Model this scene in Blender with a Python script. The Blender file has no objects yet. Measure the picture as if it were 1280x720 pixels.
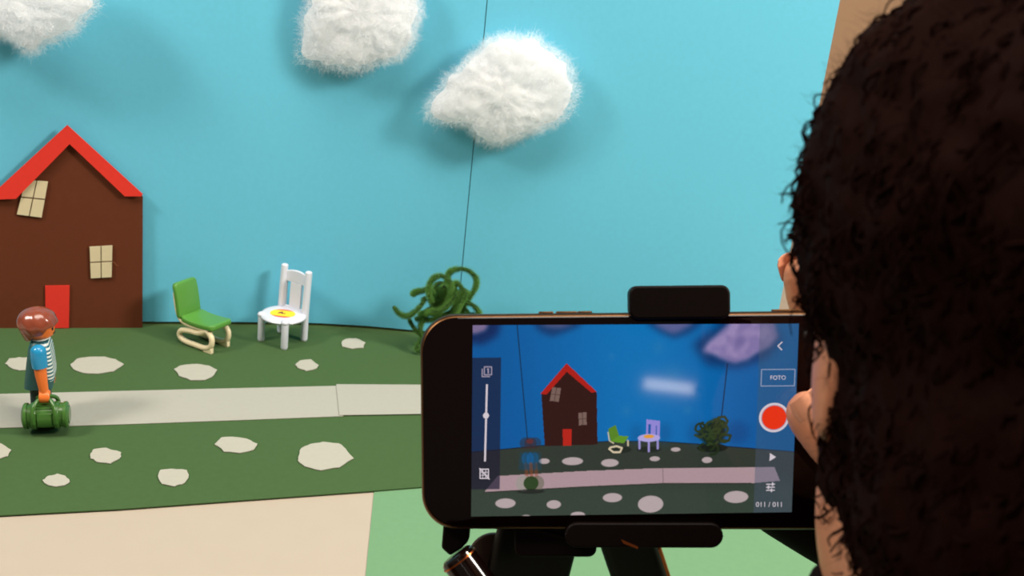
import bpy, math, random
import numpy as np
from mathutils import Vector, Matrix, noise

random.seed(7)
R = math.radians
sc = bpy.context.scene
COL = sc.collection

# ------------------------------------------------------------------ camera
FPX, CAM_H, PITCH, ROLL = 1500.0, 0.350, R(20.4), R(6.5)
cd = bpy.data.cameras.new('camera')
cam = bpy.data.objects.new('camera', cd); COL.objects.link(cam)
cd.sensor_width = 36.0; cd.lens = 36.0 * FPX / 1280.0
cd.clip_start = 0.01; cd.clip_end = 50
cam.location = (0, 0, CAM_H); cam.rotation_euler = (Matrix.Rotation(R(90) - PITCH, 3, 'X') @ Matrix.Rotation(ROLL, 3, 'Z')).to_euler()
cd.dof.use_dof = True; cd.dof.focus_distance = 0.56; cd.dof.aperture_fstop = 23.0
sc.camera = cam

# ------------------------------------------------------------------ world, lamps, exposure
w = bpy.data.worlds.new('room_ambience'); sc.world = w; w.use_nodes = True
bg = w.node_tree.nodes['Background']
bg.inputs[0].default_value = (1.0, 0.84, 0.70, 1); bg.inputs[1].default_value = 0.13

def area(name, loc, target, sx, sy, power, col):
    ld = bpy.data.lights.new(name, 'AREA'); ld.shape = 'RECTANGLE'; ld.size = sx; ld.size_y = sy
    ld.energy = power; ld.color = col
    o = bpy.data.objects.new(name, ld); COL.objects.link(o)
    o.location = loc
    o.rotation_euler = (Vector(target) - Vector(loc)).to_track_quat('-Z', 'Y').to_euler()
    return o
area('lamp_left', (-0.75, 0.24, 0.80), (-0.02, 0.74, 0.05), 0.20, 0.20, 6.5, (1.0, 0.91, 0.80))
area('lamp_right', (0.86, 0.36, 0.80), (0.06, 0.74, 0.08), 0.20, 0.20, 14.0, (1.0, 0.91, 0.80))
area('lamp_ceiling', (0.02, 0.34, 1.30), (0.0, 0.60, 0.0), 0.70, 0.50, 12.0, (1.0, 0.91, 0.80))
area('lamp_rear_wall', (0.085, -1.16, 0.616), (0.06, 0.376, 0.17), 0.082, 0.017, 0.058, (1.0, 0.90, 0.80))

sc.view_settings.view_transform = 'Standard'; sc.view_settings.look = 'None'
sc.view_settings.exposure = 0.0; sc.view_settings.gamma = 1.0
sc.view_settings.use_curve_mapping = False

# ------------------------------------------------------------------ photograph -> place
EYE = Vector((0, 0, CAM_H))
AX_F = Vector((0, math.cos(PITCH), -math.sin(PITCH))); _u = Vector((0, math.sin(PITCH), math.cos(PITCH))); _r = Vector((1, 0, 0))
AX_R = _r * math.cos(ROLL) + _u * math.sin(ROLL); AX_U = _u * math.cos(ROLL) - _r * math.sin(ROLL)
def ray(u, v): return AX_R * ((u - 640) / FPX) + AX_U * ((360 - v) / FPX) + AX_F
def onplane(u, v, p, n):
    d = ray(u, v); n = Vector(n); return EYE + d * ((Vector(p) - EYE).dot(n) / d.dot(n))
def G(u, v, z=0.0): return onplane(u, v, (0, 0, z), (0, 0, 1))
def P(u, v, y, lean=0.0): return onplane(u, v, (0, y, 0), (0, 1, -lean))
def D(u, v, depth): return EYE + ray(u, v) * depth

# ------------------------------------------------------------------ materials
def lin(c):
    f = lambda x: x / 12.92 if x <= 0.04045 else ((x + 0.055) / 1.055) ** 2.4
    return tuple(f(x / 255.0) for x in c)
def mat(name, rgb, rough=0.5, metal=0.0, spec=0.5, vary=0.0, vscale=400.0, bump=0.0, bscale=2000.0, coat=0.0,
        sss=0.0, emit=None, trans=0.0):
    m = bpy.data.materials.new(name); m.use_nodes = True
    nt = m.node_tree; b = nt.nodes['Principled BSDF']
    c = lin(rgb) + (1,)
    b.inputs['Base Color'].default_value = c
    b.inputs['Roughness'].default_value = rough; b.inputs['Metallic'].default_value = metal
    b.inputs['Specular IOR Level'].default_value = spec
    b.inputs['Coat Weight'].default_value = coat; b.inputs['Coat Roughness'].default_value = 0.08
    if sss:
        b.inputs['Subsurface Weight'].default_value = sss
        b.inputs['Subsurface Radius'].default_value = (0.004, 0.002, 0.0012); b.inputs['Subsurface Scale'].default_value = 1.0
    if emit is not None:
        b.inputs['Emission Color'].default_value = lin(emit) + (1,); b.inputs['Emission Strength'].default_value = 1.0
    tc = nt.nodes.new('ShaderNodeTexCoord')
    if vary:
        n = nt.nodes.new('ShaderNodeTexNoise'); n.inputs['Scale'].default_value = vscale; n.inputs['Detail'].default_value = 6
        nt.links.new(tc.outputs['Object'], n.inputs['Vector'])
        mx = nt.nodes.new('ShaderNodeMix'); mx.data_type = 'RGBA'
        mx.inputs['A'].default_value = tuple(max(0, x * (1 - vary)) for x in c[:3]) + (1,)
        mx.inputs['B'].default_value = tuple(min(1, x * (1 + vary)) for x in c[:3]) + (1,)
        nt.links.new(n.outputs['Fac'], mx.inputs['Factor']); nt.links.new(mx.outputs['Result'], b.inputs['Base Color'])
    if bump:
        n2 = nt.nodes.new('ShaderNodeTexNoise'); n2.inputs['Scale'].default_value = bscale; n2.inputs['Detail'].default_value = 4
        nt.links.new(tc.outputs['Object'], n2.inputs['Vector'])
        bp = nt.nodes.new('ShaderNodeBump'); bp.inputs['Strength'].default_value = bump; bp.inputs['Distance'].default_value = 0.0004
        nt.links.new(n2.outputs['Fac'], bp.inputs['Height']); nt.links.new(bp.outputs['Normal'], b.inputs['Normal'])
    return m
M = {}
M['sky'] = mat('sky_blue_card', (98, 186, 214), 0.75, spec=0.25, vary=0.05, vscale=300, bump=0.12)
M['backing'] = mat('joint_shade_backing', (40, 82, 100), 0.8)  # dark colour stands in for shade in the gap between the cards
M['grass'] = mat('dark_green_card', (66, 93, 54), 0.85, spec=0.2, vary=0.08, vscale=260, bump=0.2)
M['mint'] = mat('light_green_card', (108, 150, 112), 0.75, spec=0.25, vary=0.05, vscale=260, bump=0.12)
M['table'] = mat('cream_table_top', (180, 168, 152), 0.6, vary=0.03, vscale=60)
M['tableleg'] = mat('table_leg_steel', (120, 112, 104), 0.4, metal=0.7)
M['path'] = mat('grey_paper', (167, 166, 156), 0.8, spec=0.2, vary=0.04, vscale=300, bump=0.15)
M['stone'] = mat('stone_paper', (174, 172, 160), 0.8, spec=0.2, vary=0.05, vscale=300, bump=0.2)
M['brown'] = mat('brown_card', (94, 47, 26), 0.8, spec=0.2, vary=0.10, vscale=220, bump=0.2)
M['red'] = mat('red_card', (214, 52, 40), 0.7, spec=0.25, vary=0.06, vscale=300, bump=0.15)
M['pane'] = mat('window_paper', (204, 192, 158), 0.8, spec=0.2, vary=0.04, vscale=300)
M['ink'] = mat('pen_ink', (92, 66, 40), 0.8)
M['thread'] = mat('thread', (130, 78, 40), 0.8)
M['cotton'] = mat('cotton_wool', (251, 252, 254), 0.95, spec=0.05)
M['chairgreen'] = mat('green_plastic', (86, 146, 58), 0.35, coat=0.2, sss=0.1)
M['cream'] = mat('cream_plastic', (232, 218, 180), 0.35, coat=0.2)
M['white'] = mat('white_plastic', (214, 218, 230), 0.32, coat=0.25)
M['yellow'] = mat('sticker_yellow', (250, 214, 40), 0.5)
M['stred'] = mat('sticker_red', (222, 92, 44), 0.5)
M['stink'] = mat('sticker_brown_print', (120, 62, 50), 0.5)
M['chenille'] = mat('chenille_green', (116, 164, 84), 0.85, spec=0.15, vary=0.2, vscale=900)
M['wire'] = mat('chenille_core', (30, 58, 24), 0.8)
M['hairtoy'] = mat('toy_hair_plastic', (134, 64, 44), 0.25, coat=0.4)
M['skintoy'] = mat('toy_skin_plastic', (228, 116, 46), 0.4, coat=0.15, sss=0.1)
M['vest'] = mat('teal_vest_plastic', (38, 84, 84), 0.45)
M['sleeve'] = mat('blue_sleeve_plastic', (30, 140, 190), 0.3, coat=0.3)
M['pants'] = mat('toy_trousers_plastic', (38, 56, 58), 0.45)
M['shoe'] = mat('toy_shoe_plastic', (60, 40, 30), 0.4)
M['black'] = mat('black_print', (18, 10, 8), 0.4)
M['bag'] = mat('green_bag_plastic', (62, 106, 42), 0.28, coat=0.35)
M['glass'] = mat('black_glass', (10, 2, 2), 0.06, spec=0.35)
M['gold'] = mat('gold_frame', (100, 70, 46), 0.38, metal=1.0)
M['blackplastic'] = mat('black_plastic', (10, 3, 2), 0.5, spec=0.12)
M['blackgloss'] = mat('black_gloss', (14, 5, 4), 0.14, spec=0.5)
M['rubber'] = mat('brown_rubber', (84, 62, 52), 0.7)
M['copper'] = mat('copper_trim', (176, 96, 50), 0.3, metal=1.0)
M['skin'] = mat('skin', (200, 134, 100), 0.42, sss=0.12, vary=0.08, vscale=120, bump=0.15, bscale=900)
M['nail'] = mat('finger_nail', (214, 150, 118), 0.18, coat=0.5)
M['hair'] = mat('dark_brown_hair', (24, 7, 4), 0.75, spec=0.04)
M['sweater'] = mat('black_sweater', (18, 9, 8), 0.9, spec=0.1, vary=0.2, vscale=500)
M['trousers'] = mat('dark_trousers', (28, 28, 36), 0.9, spec=0.1)
M['eye'] = mat('eye_white', (225, 220, 210), 0.2)
M['iris'] = mat('eye_iris', (40, 24, 14), 0.2)
M['lip'] = mat('lips', (150, 80, 66), 0.5)
M['wall'] = mat('beige_wall', (186, 150, 118), 0.9, vary=0.03, vscale=8)
M['floor'] = mat('wood_floor', (120, 84, 58), 0.6, vary=0.15, vscale=6)
M['stool'] = mat('stool_wood', (150, 104, 66), 0.5, vary=0.1, vscale=30)

def stripe_mat():
    m = bpy.data.materials.new('striped_shirt'); m.use_nodes = True
    nt = m.node_tree; b = nt.nodes['Principled BSDF']; b.inputs['Roughness'].default_value = 0.4
    tc = nt.nodes.new('ShaderNodeTexCoord'); sp = nt.nodes.new('ShaderNodeSeparateXYZ')
    nt.links.new(tc.outputs['Object'], sp.inputs[0])
    ml = nt.nodes.new('ShaderNodeMath'); ml.operation = 'MULTIPLY'; ml.inputs[1].default_value = 1 / 0.0022
    nt.links.new(sp.outputs['Z'], ml.inputs[0])
    fr = nt.nodes.new('ShaderNodeMath'); fr.operation = 'FRACT'; nt.links.new(ml.outputs[0], fr.inputs[0])
    gt = nt.nodes.new('ShaderNodeMath'); gt.operation = 'GREATER_THAN'; gt.inputs[1].default_value = 0.5
    nt.links.new(fr.outputs[0], gt.inputs[0])
    mx = nt.nodes.new('ShaderNodeMix'); mx.data_type = 'RGBA'
    mx.inputs['A'].default_value = lin((48, 108, 122)) + (1,); mx.inputs['B'].default_value = lin((222, 226, 222)) + (1,)
    nt.links.new(gt.outputs[0], mx.inputs['Factor']); nt.links.new(mx.outputs['Result'], b.inputs['Base Color'])
    return m
M['stripes'] = stripe_mat()

def chenille_nodes():
    m = M['chenille']; nt = m.node_tree; b = nt.nodes['Principled BSDF']; out = nt.nodes['Material Output']
    tr = nt.nodes.new('ShaderNodeBsdfTranslucent'); tr.inputs[0].default_value = lin((140, 186, 100)) + (1,)
    mx = nt.nodes.new('ShaderNodeMixShader'); mx.inputs[0].default_value = 0.35
    nt.links.new(b.outputs[0], mx.inputs[1]); nt.links.new(tr.outputs[0], mx.inputs[2]); nt.links.new(mx.outputs[0], out.inputs[0])
chenille_nodes()

# cotton: let light through
def cotton_nodes():
    m = M['cotton']; nt = m.node_tree; b = nt.nodes['Principled BSDF']; out = nt.nodes['Material Output']
    tr = nt.nodes.new('ShaderNodeBsdfTranslucent'); tr.inputs[0].default_value = lin((252, 253, 255)) + (1,)
    mx = nt.nodes.new('ShaderNodeMixShader'); mx.inputs[0].default_value = 0.42
    nt.links.new(b.outputs[0], mx.inputs[1]); nt.links.new(tr.outputs[0], mx.inputs[2]); nt.links.new(mx.outputs[0], out.inputs[0])
cotton_nodes()

# ------------------------------------------------------------------ geometry helpers
class Geo:
    def __init__(s): s.v = []; s.f = []
    def add(s, vs, fs):
        k = len(s.v); s.v += [Vector(x) for x in vs]; s.f += [tuple(i + k for i in f) for f in fs]; return s
    def loft(s, rings, cap=True, closed=False):
        n = len(rings[0]); vs = [p for r in rings for p in r]; fs = []
        m = len(rings)
        for i in range(m if closed else m - 1):
            a = i * n; b = ((i + 1) % m) * n
            for j in range(n):
                fs.append((a + j, a + (j + 1) % n, b + (j + 1) % n, b + j))
        if cap and not closed:
            fs.append(tuple(range(n))[::-1]); fs.append(tuple((m - 1) * n + j for j in range(n)))
        return s.add(vs, fs)
    def tube(s, path, r, n=12, closed=False, cap=True, round_ends=False, flat=1.0):
        path = [Vector(p) for p in path]; m = len(path)
        rr = list(r) if hasattr(r, '__len__') else [r] * m
        if round_ends and not closed:
            d0 = (path[0] - path[1]).normalized(); d1 = (path[-1] - path[-2]).normalized()
            pre = [(path[0] + d0 * rr[0] * math.sin(a), rr[0] * math.cos(a)) for a in (R(80), R(55), R(28))]
            post = [(path[-1] + d1 * rr[-1] * math.sin(a), rr[-1] * math.cos(a)) for a in (R(28), R(55), R(80))]
            path = [p for p, _ in pre] + path + [p for p, _ in post]; rr = [q for _, q in pre] + rr + [q for _, q in post]; m = len(path)
        t0 = (path[1] - path[0]).normalized()
        up = Vector((0, 0, 1)) if abs(t0.z) < 0.9 else Vector((1, 0, 0))
        a = t0.cross(up).normalized(); rings = []
        for i in range(m):
            if closed: t = (path[(i + 1) % m] - path[i - 1]).normalized()
            else: t = (path[min(i + 1, m - 1)] - path[max(i - 1, 0)]).normalized()
            a = (a - t * a.dot(t)).normalized(); b = t.cross(a)
            rings.append([path[i] + (a * math.cos(q) + b * (math.sin(q) * flat)) * rr[i] for q in [2 * math.pi * j / n for j in range(n)]])
        return s.loft(rings, cap, closed)
    def cyl(s, p0, p1, r0, r1=None, n=24): return s.tube([p0, p1], [r0, r0 if r1 is None else r1], n)
    def ell(s, c, r, rot=None, nu=24, nv=16):
        c = Vector(c); r = Vector(r) if hasattr(r, '__len__') else Vector((r, r, r)); vs = []; fs = []
        for i in range(1, nv):
            th = math.pi * i / nv
            for j in range(nu):
                ph = 2 * math.pi * j / nu
                p = Vector((r.x * math.sin(th) * math.cos(ph), r.y * math.sin(th) * math.sin(ph), r.z * math.cos(th)))
                vs.append(c + (rot @ p if rot else p))
        top = len(vs); e = Vector((0, 0, r.z)); vs += [c + (rot @ e if rot else e), c - (rot @ e if rot else e)]
        for i in range(nv - 2):
            for j in range(nu):
                fs.append((i * nu + j, (i + 1) * nu + j, (i + 1) * nu + (j + 1) % nu, i * nu + (j + 1) % nu))
        for j in range(nu):
            fs.append((top, j, (j + 1) % nu)); fs.append((top + 1, (nv - 2) * nu + (j + 1) % nu, (nv - 2) * nu + j))
        return s.add(vs, fs)
    def box(s, c, h):
        c = Vector(c); vs = [c + Vector((x * h[0], y * h[1], z * h[2])) for x in (-1, 1) for y in (-1, 1) for z in (-1, 1)]
        return s.add(vs, [(0, 1, 3, 2), (4, 6, 7, 5), (0, 4, 5, 1), (2, 3, 7, 6), (0, 2, 6, 4), (1, 5, 7, 3)])
    def slab(s, poly, off):
        poly = [Vector(p) for p in poly]; off = Vector(off)
        return s.loft([poly, [p + off for p in poly]])

def obj(name, geo, m, parent=None, bevel=0.0, seg=2, angle=40, flat=False, label=None):
    me = bpy.data.meshes.new(name)
    me.from_pydata([tuple(v) for v in geo.v], [], geo.f); me.validate(); me.update()
    import bmesh
    bm = bmesh.new(); bm.from_mesh(me); bmesh.ops.recalc_face_normals(bm, faces=bm.faces); bm.to_mesh(me); bm.free()
    if not flat:
        for p in me.polygons: p.use_smooth = True
        me.set_sharp_from_angle(angle=R(angle))
    me.materials.append(M[m] if isinstance(m, str) else m)
    o = bpy.data.objects.new(name, me); COL.objects.link(o)
    if parent: o.parent = parent
    if bevel:
        b = o.modifiers.new('bevel', 'BEVEL'); b.width = bevel; b.segments = seg; b.limit_method = 'ANGLE'; b.angle_limit = R(35)
    if label: o['label'] = label
    return o
def tag(o, label, cat, group=None):
    o['label'] = label; o['category'] = cat
    if group: o['group'] = group
    return o
def thing(name, label, cat, loc=(0, 0, 0), rotz=0.0, group=None, matrix=None):
    o = bpy.data.objects.new(name, None); COL.objects.link(o); o.empty_display_size = 0.02
    if matrix is not None: o.matrix_world = matrix
    else: o.location = loc; o.rotation_euler = (0, 0, rotz)
    return tag(o, label, cat, group)
def structure(name, geo, m, **k):
    o = obj(name, geo, m, **k); o['kind'] = 'structure'; return o
def smooth_path(pts, n=8, closed=False):
    pts = [Vector(p) for p in pts]; out = []; m = len(pts)
    for i in range(m if closed else m - 1):
        if closed: p0, p1, p2, p3 = pts[i - 1], pts[i], pts[(i + 1) % m], pts[(i + 2) % m]
        else: p0, p1, p2, p3 = pts[max(i - 1, 0)], pts[i], pts[i + 1], pts[min(i + 2, m - 1)]
        for k in range(n):
            t = k / n
            out.append(0.5 * ((2 * p1) + (p2 - p0) * t + (2 * p0 - 5 * p1 + 4 * p2 - p3) * t * t + (3 * p1 - p0 - 3 * p2 + p3) * t ** 3))
    if not closed: out.append(pts[-1])
    return out
def rrect(hx, hy, r, n=8):
    r = min(r, hx, hy); out = []
    for cx, cy, a0 in ((hx - r, hy - r, 0), (-hx + r, hy - r, 90), (-hx + r, -hy + r, 180), (hx - r, -hy + r, 270)):
        for k in range(n + 1):
            a = R(a0 + 90 * k / n); out.append((cx + r * math.cos(a), cy + r * math.sin(a)))
    return out
mm = 0.001

# ------------------------------------------------------------------ room and table
structure('floor', Geo().box((0.2, 0.4, -0.76), (2.4, 2.4, 0.01)), 'floor')
structure('wall_back', Geo().box((0.2, 1.75, 0.5), (2.4, 0.02, 1.26)), 'wall')

tb = thing('table', 'cream topped table that carries the whole paper set', 'table', (0.05, 0.80, -0.75))
obj('table_top', Geo().box((0, 0, 0.7375), (0.80, 0.50, 0.0125)), 'table', tb, bevel=0.003)
for sx in (-1, 1):
    for sy in (-1, 1):
        obj('leg', Geo().box((sx * 0.74, sy * 0.44, 0.3625), (0.02, 0.02, 0.3625)), 'tableleg', tb, bevel=0.003)

# mint sheet, then the dark green ground sheet
T = 0.0004
mint_y0 = 0.33
ml_top, ml_bot = G(467, 620), G(457, 720)
dm = (ml_bot - ml_top) / (ml_bot.y - ml_top.y)
mint_poly = [ml_top + dm * (0.62 - ml_top.y), ml_top + dm * (mint_y0 - ml_top.y), Vector((0.34, mint_y0, 0)), Vector((0.36, 0.64, 0))]
c = sum(mint_poly, Vector()) / 4
o = obj('green_sheet', Geo().slab([p - c for p in mint_poly], (0, 0, T)), 'mint', flat=True); o.location = c
tag(o, 'light green paper sheet lying under the tripod in the foreground', 'paper sheet')

front = [G(-260, 664), G(0, 647), G(150, 639), G(300, 628), G(467, 616), G(530, 611), G(930, 583)]
right_end = [G(905, 470) + Vector((0.02, 0, 0))]
back = [G(900, 450) + Vector((0, 0.01, 0)), G(574, 412), G(400, 398), G(180, 397), G(-8, 398), G(-140, 420)]
gp = front + right_end + back
c = sum(gp, Vector()) / len(gp)
o = obj('green_ground_sheet', Geo().slab([p - c for p in gp], (0, 0, T * 1.6)), 'grass', flat=True); o.location = c + Vector((0, 0, T + 0.0004))
tag(o, 'dark green paper ground sheet with paper path and stones on it', 'paper sheet')
GZ = T + 0.0004 + T * 1.6       # top of the ground sheet

# ------------------------------------------------------------------ sky backdrop: three card panels
LIFT = GZ + 0.0022
bpx = [(-8, 404), (90, 402), (180, 402), (300, 402.5), (400, 404), (460, 407.5), (520, 413), (574, 418)]
base_c = [G(u, v, LIFT) for u, v in bpx]
SK_H = 0.38
seam_n = Vector((base_c[-1].y - G(955, 458).y, G(955, 458).x - base_c[-1].x, 0)).normalized()
def on_right(u, v): return onplane(u, v, base_c[-1], seam_n)
def edge_at(pa, pb, z): return pa + (pb - pa) * ((z - pa.z) / (pb.z - pa.z))
s0, s1 = on_right(608.5, 0), on_right(577, 335)
e0, e1 = on_right(1050, 0), on_right(974, 385)
TH = 0.0009
nrm_r = seam_n if seam_n.y > 0 else -seam_n
rp = [edge_at(s0, s1, LIFT), edge_at(s0, s1, SK_H), edge_at(e0, e1, SK_H), edge_at(e0, e1, LIFT)]
gap = (rp[3] - rp[0]).normalized() * 0.0006
rp[0] += gap; rp[1] += gap
c = (rp[0] + rp[3]) / 2
o = obj('sky_backdrop_card', Geo().slab([p - c for p in rp], nrm_r * TH), 'sky', flat=True); o.location = c
tag(o, 'blue sky card with slanting free edge behind the phone', 'backdrop')
# centre panel: follows the bend, its right edge is the slanted joint
nz = 10; rings_f = []
cols = []
for i, b in enumerate(base_c):
    top = Vector((b.x, b.y, SK_H))
    if i == len(base_c) - 1: b2, t2 = edge_at(s0, s1, LIFT), edge_at(s0, s1, SK_H)
    elif i == len(base_c) - 2: b2, t2 = b, top + Vector(((edge_at(s0, s1, SK_H).x - edge_at(s0, s1, LIFT).x) * 0.6, 0, 0))
    else: b2, t2 = b, top
    cols.append((b2, t2))
def panel(cols, th):
    g = Geo(); n = len(cols); vs = []
    for b, t in cols: vs += [b, t]
    for b, t in cols: vs += [b + Vector((0, th, 0)), t + Vector((0, th, 0))]
    fs = []
    for i in range(n - 1):
        a = 2 * i; fs.append((a, a + 2, a + 3, a + 1)); q = 2 * n + a; fs.append((q, q + 1, q + 3, q + 2))
        fs.append((a, q, q + 2, a + 2)); fs.append((a + 1, a + 3, q + 3, q + 1))
    fs.append((0, 1, 2 * n + 1, 2 * n)); e = 2 * (n - 1); fs.append((e, 2 * n + e, 2 * n + e + 1, e + 1))
    return g.add(vs, fs)
c = (cols[0][0] + cols[-1][0]) / 2
o = obj('sky_backdrop_card', panel([(a - c, b - c) for a, b in cols], TH), 'sky', angle=30); o.location = c
tag(o, 'wide blue sky card behind the brown house and the two chairs', 'backdrop')
# left panel, folded towards the viewer, mostly out of frame
b0 = cols[0][0] - Vector((0.0006, 0, 0))
lp = [(b0, Vector((b0.x, b0.y, SK_H)))]
for k in (1, 2, 3): lp.append((b0 + Vector((-0.045 * k, -0.014 * k - 0.003 * k * k, 0)), Vector((b0.x - 0.045 * k, b0.y - 0.014 * k - 0.003 * k * k, SK_H))))
c = (lp[0][0] + lp[-1][0]) / 2
o = obj('sky_backdrop_card', panel([(a - c, b - c) for a, b in lp], TH), 'sky', angle=30); o.location = c
tag(o, 'blue sky card folded forward left of the brown house', 'backdrop')
# tape added behind the gap, dark so the joint reads as a shadow line
tp = [edge_at(s0, s1, LIFT) + Vector((-0.006, 0.0022, 0)), edge_at(s0, s1, SK_H) + Vector((-0.006, 0.0022, 0)),
      edge_at(s0, s1, SK_H) + Vector((0.006, 0.0005, 0)), edge_at(s0, s1, LIFT) + Vector((0.006, 0.0005, 0))]
c = tp[0]
o = obj('joint_shade_backing', Geo().slab([p - c for p in tp], (0, 0.0003, 0)), 'backing', flat=True); o.location = c + Vector((0, 0.0008, 0))
tag(o, 'dark tape added to give the shadow line between two blue cards', 'backing')

def back_y(x):
    pts = [(b.x, b.y) for b in base_c]
    if x <= pts[0][0]: return pts[0][1]
    for (xa, ya), (xb, yb) in zip(pts, pts[1:]):
        if x <= xb: return ya + (yb - ya) * (x - xa) / (xb - xa)
    a, b = rp[0], rp[3]
    return a.y + (b.y - a.y) * (x - a.x) / (b.x - a.x)

# ------------------------------------------------------------------ paper path
PT = 0.00035
def paper(name, m, pts, z, label, cat, group=None, th=PT):
    pts = [Vector((p.x, p.y, 0)) for p in pts]; c = sum(pts, Vector()) / len(pts)
    o = obj(name, Geo().slab([p - c for p in pts], (0, 0, th)), m, flat=True); o.location = Vector((c.x, c.y, z)); return tag(o, label, cat, group)
PZ = GZ + 0.0002
lpts = [G(-120, 499), G(0, 496), G(140, 492.5), G(280, 489), G(424, 485.5), G(429, 523.5), G(300, 528.5), G(150, 534), G(0, 538.5), G(-150, 542)]
paper('paper_path', 'path', lpts, PZ, 'long grey white paper path strip under the toy figure', 'paper path')
rpts = [G(420, 484.5), G(525, 485), G(650, 486), G(770, 489), G(800, 524), G(650, 522), G(525, 521.5), G(424, 523.2)]
paper('paper_path', 'path', rpts, PZ + PT + 0.0002, 'shorter grey white path strip ending behind the phone', 'paper path')

# ------------------------------------------------------------------ paper stones
stones = [
    ('pale paper stone half hidden behind the toy figure', [(7, 458), (12, 452), (24, 450.5), (40, 451), (46, 458), (40, 465), (24, 466.5), (14, 464)]),
    ('wide pointed paper stone right of the toy figure, below the red door', [(88, 459), (97, 452), (112, 449.5), (130, 449.7), (144, 453), (155.5, 459), (143, 467.5), (122, 471), (104, 470), (92, 465)]),
    ('pale paper stone in front of the green chair', [(217.5, 465), (226, 460), (246, 458.5), (262, 460.5), (272, 466), (266, 474), (256, 478.5), (238, 478.5), (224, 473)]),
    ('small pale paper stone in front of the white chair, above the path', [(369, 459.5), (375, 454), (388, 452.8), (399, 460), (394, 464.5), (383, 467), (373, 464)]),
    ('small flat bottomed paper stone nearest the green bush', [(426.5, 431), (432, 427), (445, 426), (456, 431.5), (454, 438), (440, 439), (428, 436.5)]),
    ('paper stone cut by the left frame edge, below the path', [(-24, 566), (-12, 560), (2, 558.5), (14, 567), (10, 574), (-4, 578), (-18, 575)]),
    ('rounded paper stone below the path, near the green bag', [(113, 571), (118, 565.5), (133, 564), (151.5, 570), (150, 577), (138, 583), (121, 581.5), (114, 577)]),
    ('smallest pointed paper stone at the front left of the green sheet', [(53, 605), (61, 599), (72, 597), (82, 599.5), (88, 606), (82, 610.5), (70, 612), (58, 609.5)]),
    ('round paper stone at the front edge, above the cream table area', [(197, 599), (200, 592), (215, 590), (234, 591.5), (236, 601), (231, 608), (218, 612), (203, 609)]),
    ('oval paper stone just below the middle of the path', [(269, 559), (276, 551), (288, 549.5), (308, 552.5), (321.5, 559), (317, 566), (300, 570.5), (280, 568)]),
    ('largest paper stone on the set, right front of the path', [(373, 574), (376, 564), (388, 559), (404, 556), (424, 558), (432, 565), (441, 577), (424, 588), (401, 592), (380, 587), (373, 580)]),
    ('paper stone lying behind the phone, below the path', [(600, 572), (612, 562), (640, 560), (662, 570), (650, 582), (622, 585)]),
    ('small paper stone beside the chenille bush, behind the phone', [(555, 466), (566, 459), (584, 460), (592, 467), (580, 474), (562, 473)]),
]
for lab, pts in stones:
    w_pts = [G(u, v) for u, v in pts]
    sm = [a.lerp(b, t) for a, b in zip(w_pts, w_pts[1:] + w_pts[:1]) for t in (0, 0.34, 0.67)]
    sm = [p + Vector((random.uniform(-.35, .35) * mm, random.uniform(-.5, .5) * mm, 0)) for p in sm]
    paper('paper_stone', 'stone', sm, GZ + 0.0003, lab, 'paper stone', 'cut paper stones on the green sheet', th=0.0005)

# ------------------------------------------------------------------ brown house
hb = G(90, 410, GZ); hdir = G(178, 409.5, GZ) - G(0, 410, GZ); hn = Vector((-hdir.y, hdir.x, 0)).normalized(); LEAN = 0.012
hroot = thing('paper_house', 'brown card house with red roof edge and red door', 'house', (hb.x, hb.y, GZ))
def H(u, v, proud=0.0):
    p = onplane(u, v, hb - hn * proud, hn - Vector((0, 0, LEAN))); return p - Vector((hb.x, hb.y, GZ))
def card(name, pts, m, parent, proud, th, **k): return obj(name, Geo().slab([H(u, v, proud) for u, v in pts], hn * th), m, parent, flat=True, **k)
bl = H(-14, 410); bl.z = 0; br = H(178, 409.5); br.z = 0
front_poly = [bl, br] + [H(u, v) for u, v in ((178.5, 246), (86, 172), (-14, 248))]
obj('wall', Geo().slab(front_poly, hn * 0.0014), 'brown', hroot, flat=True)
card('roof', [(84, 156.5), (178.5, 243), (176, 245.5), (156, 245.5), (87, 180), (20, 248.5), (-4, 249.5), (-14, 247)], 'red', hroot, 0.0032, 0.0012, label='red card strip along the gable')
card('door', [(56.5, 357.5), (87, 357), (86, 410), (57, 410)], 'red', hroot, 0.0012, 0.0009, label='red card door')
def window(q):
    wn = card('window', q, 'ink', hroot, 0.0010, 0.0007, label='cream paper window with a drawn cross')
    q = [Vector((a, b)) for a, b in q]; e = 0.022
    for i in (0, 1):
        for j in (0, 1):
            cs = []
            for s, t in ((0, 0), (1, 0), (1, 1), (0, 1)):
                a = (i + s) / 2; b = (j + t) / 2
                a = min(max(a, i * 0.5 + (e if i else 0)), (i + 1) * 0.5 - (0 if i else e)); b = min(max(b, j * 0.5 + (e if j else 0)), (j + 1) * 0.5 - (0 if j else e))
                p = (q[0] * (1 - a) + q[1] * a) * (1 - b) + (q[3] * (1 - a) + q[2] * a) * b
                cs.append((p.x, p.y))
            card('pane', cs, 'pane', wn, 0.0016, 0.0006)
window([(32, 225), (60, 227), (52, 272), (21, 268)])
window([(112, 308.5), (140.5, 307), (139.5, 346.5), (113.5, 348)])
tt = [H(139, 327, 0.002), H(143, 328, 0.003), H(145, 331, 0.003), H(148, 332, 0.002)]
obj('thread', Geo().tube(smooth_path(tt, 5), 0.00014, 6), 'thread', hroot)

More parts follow.
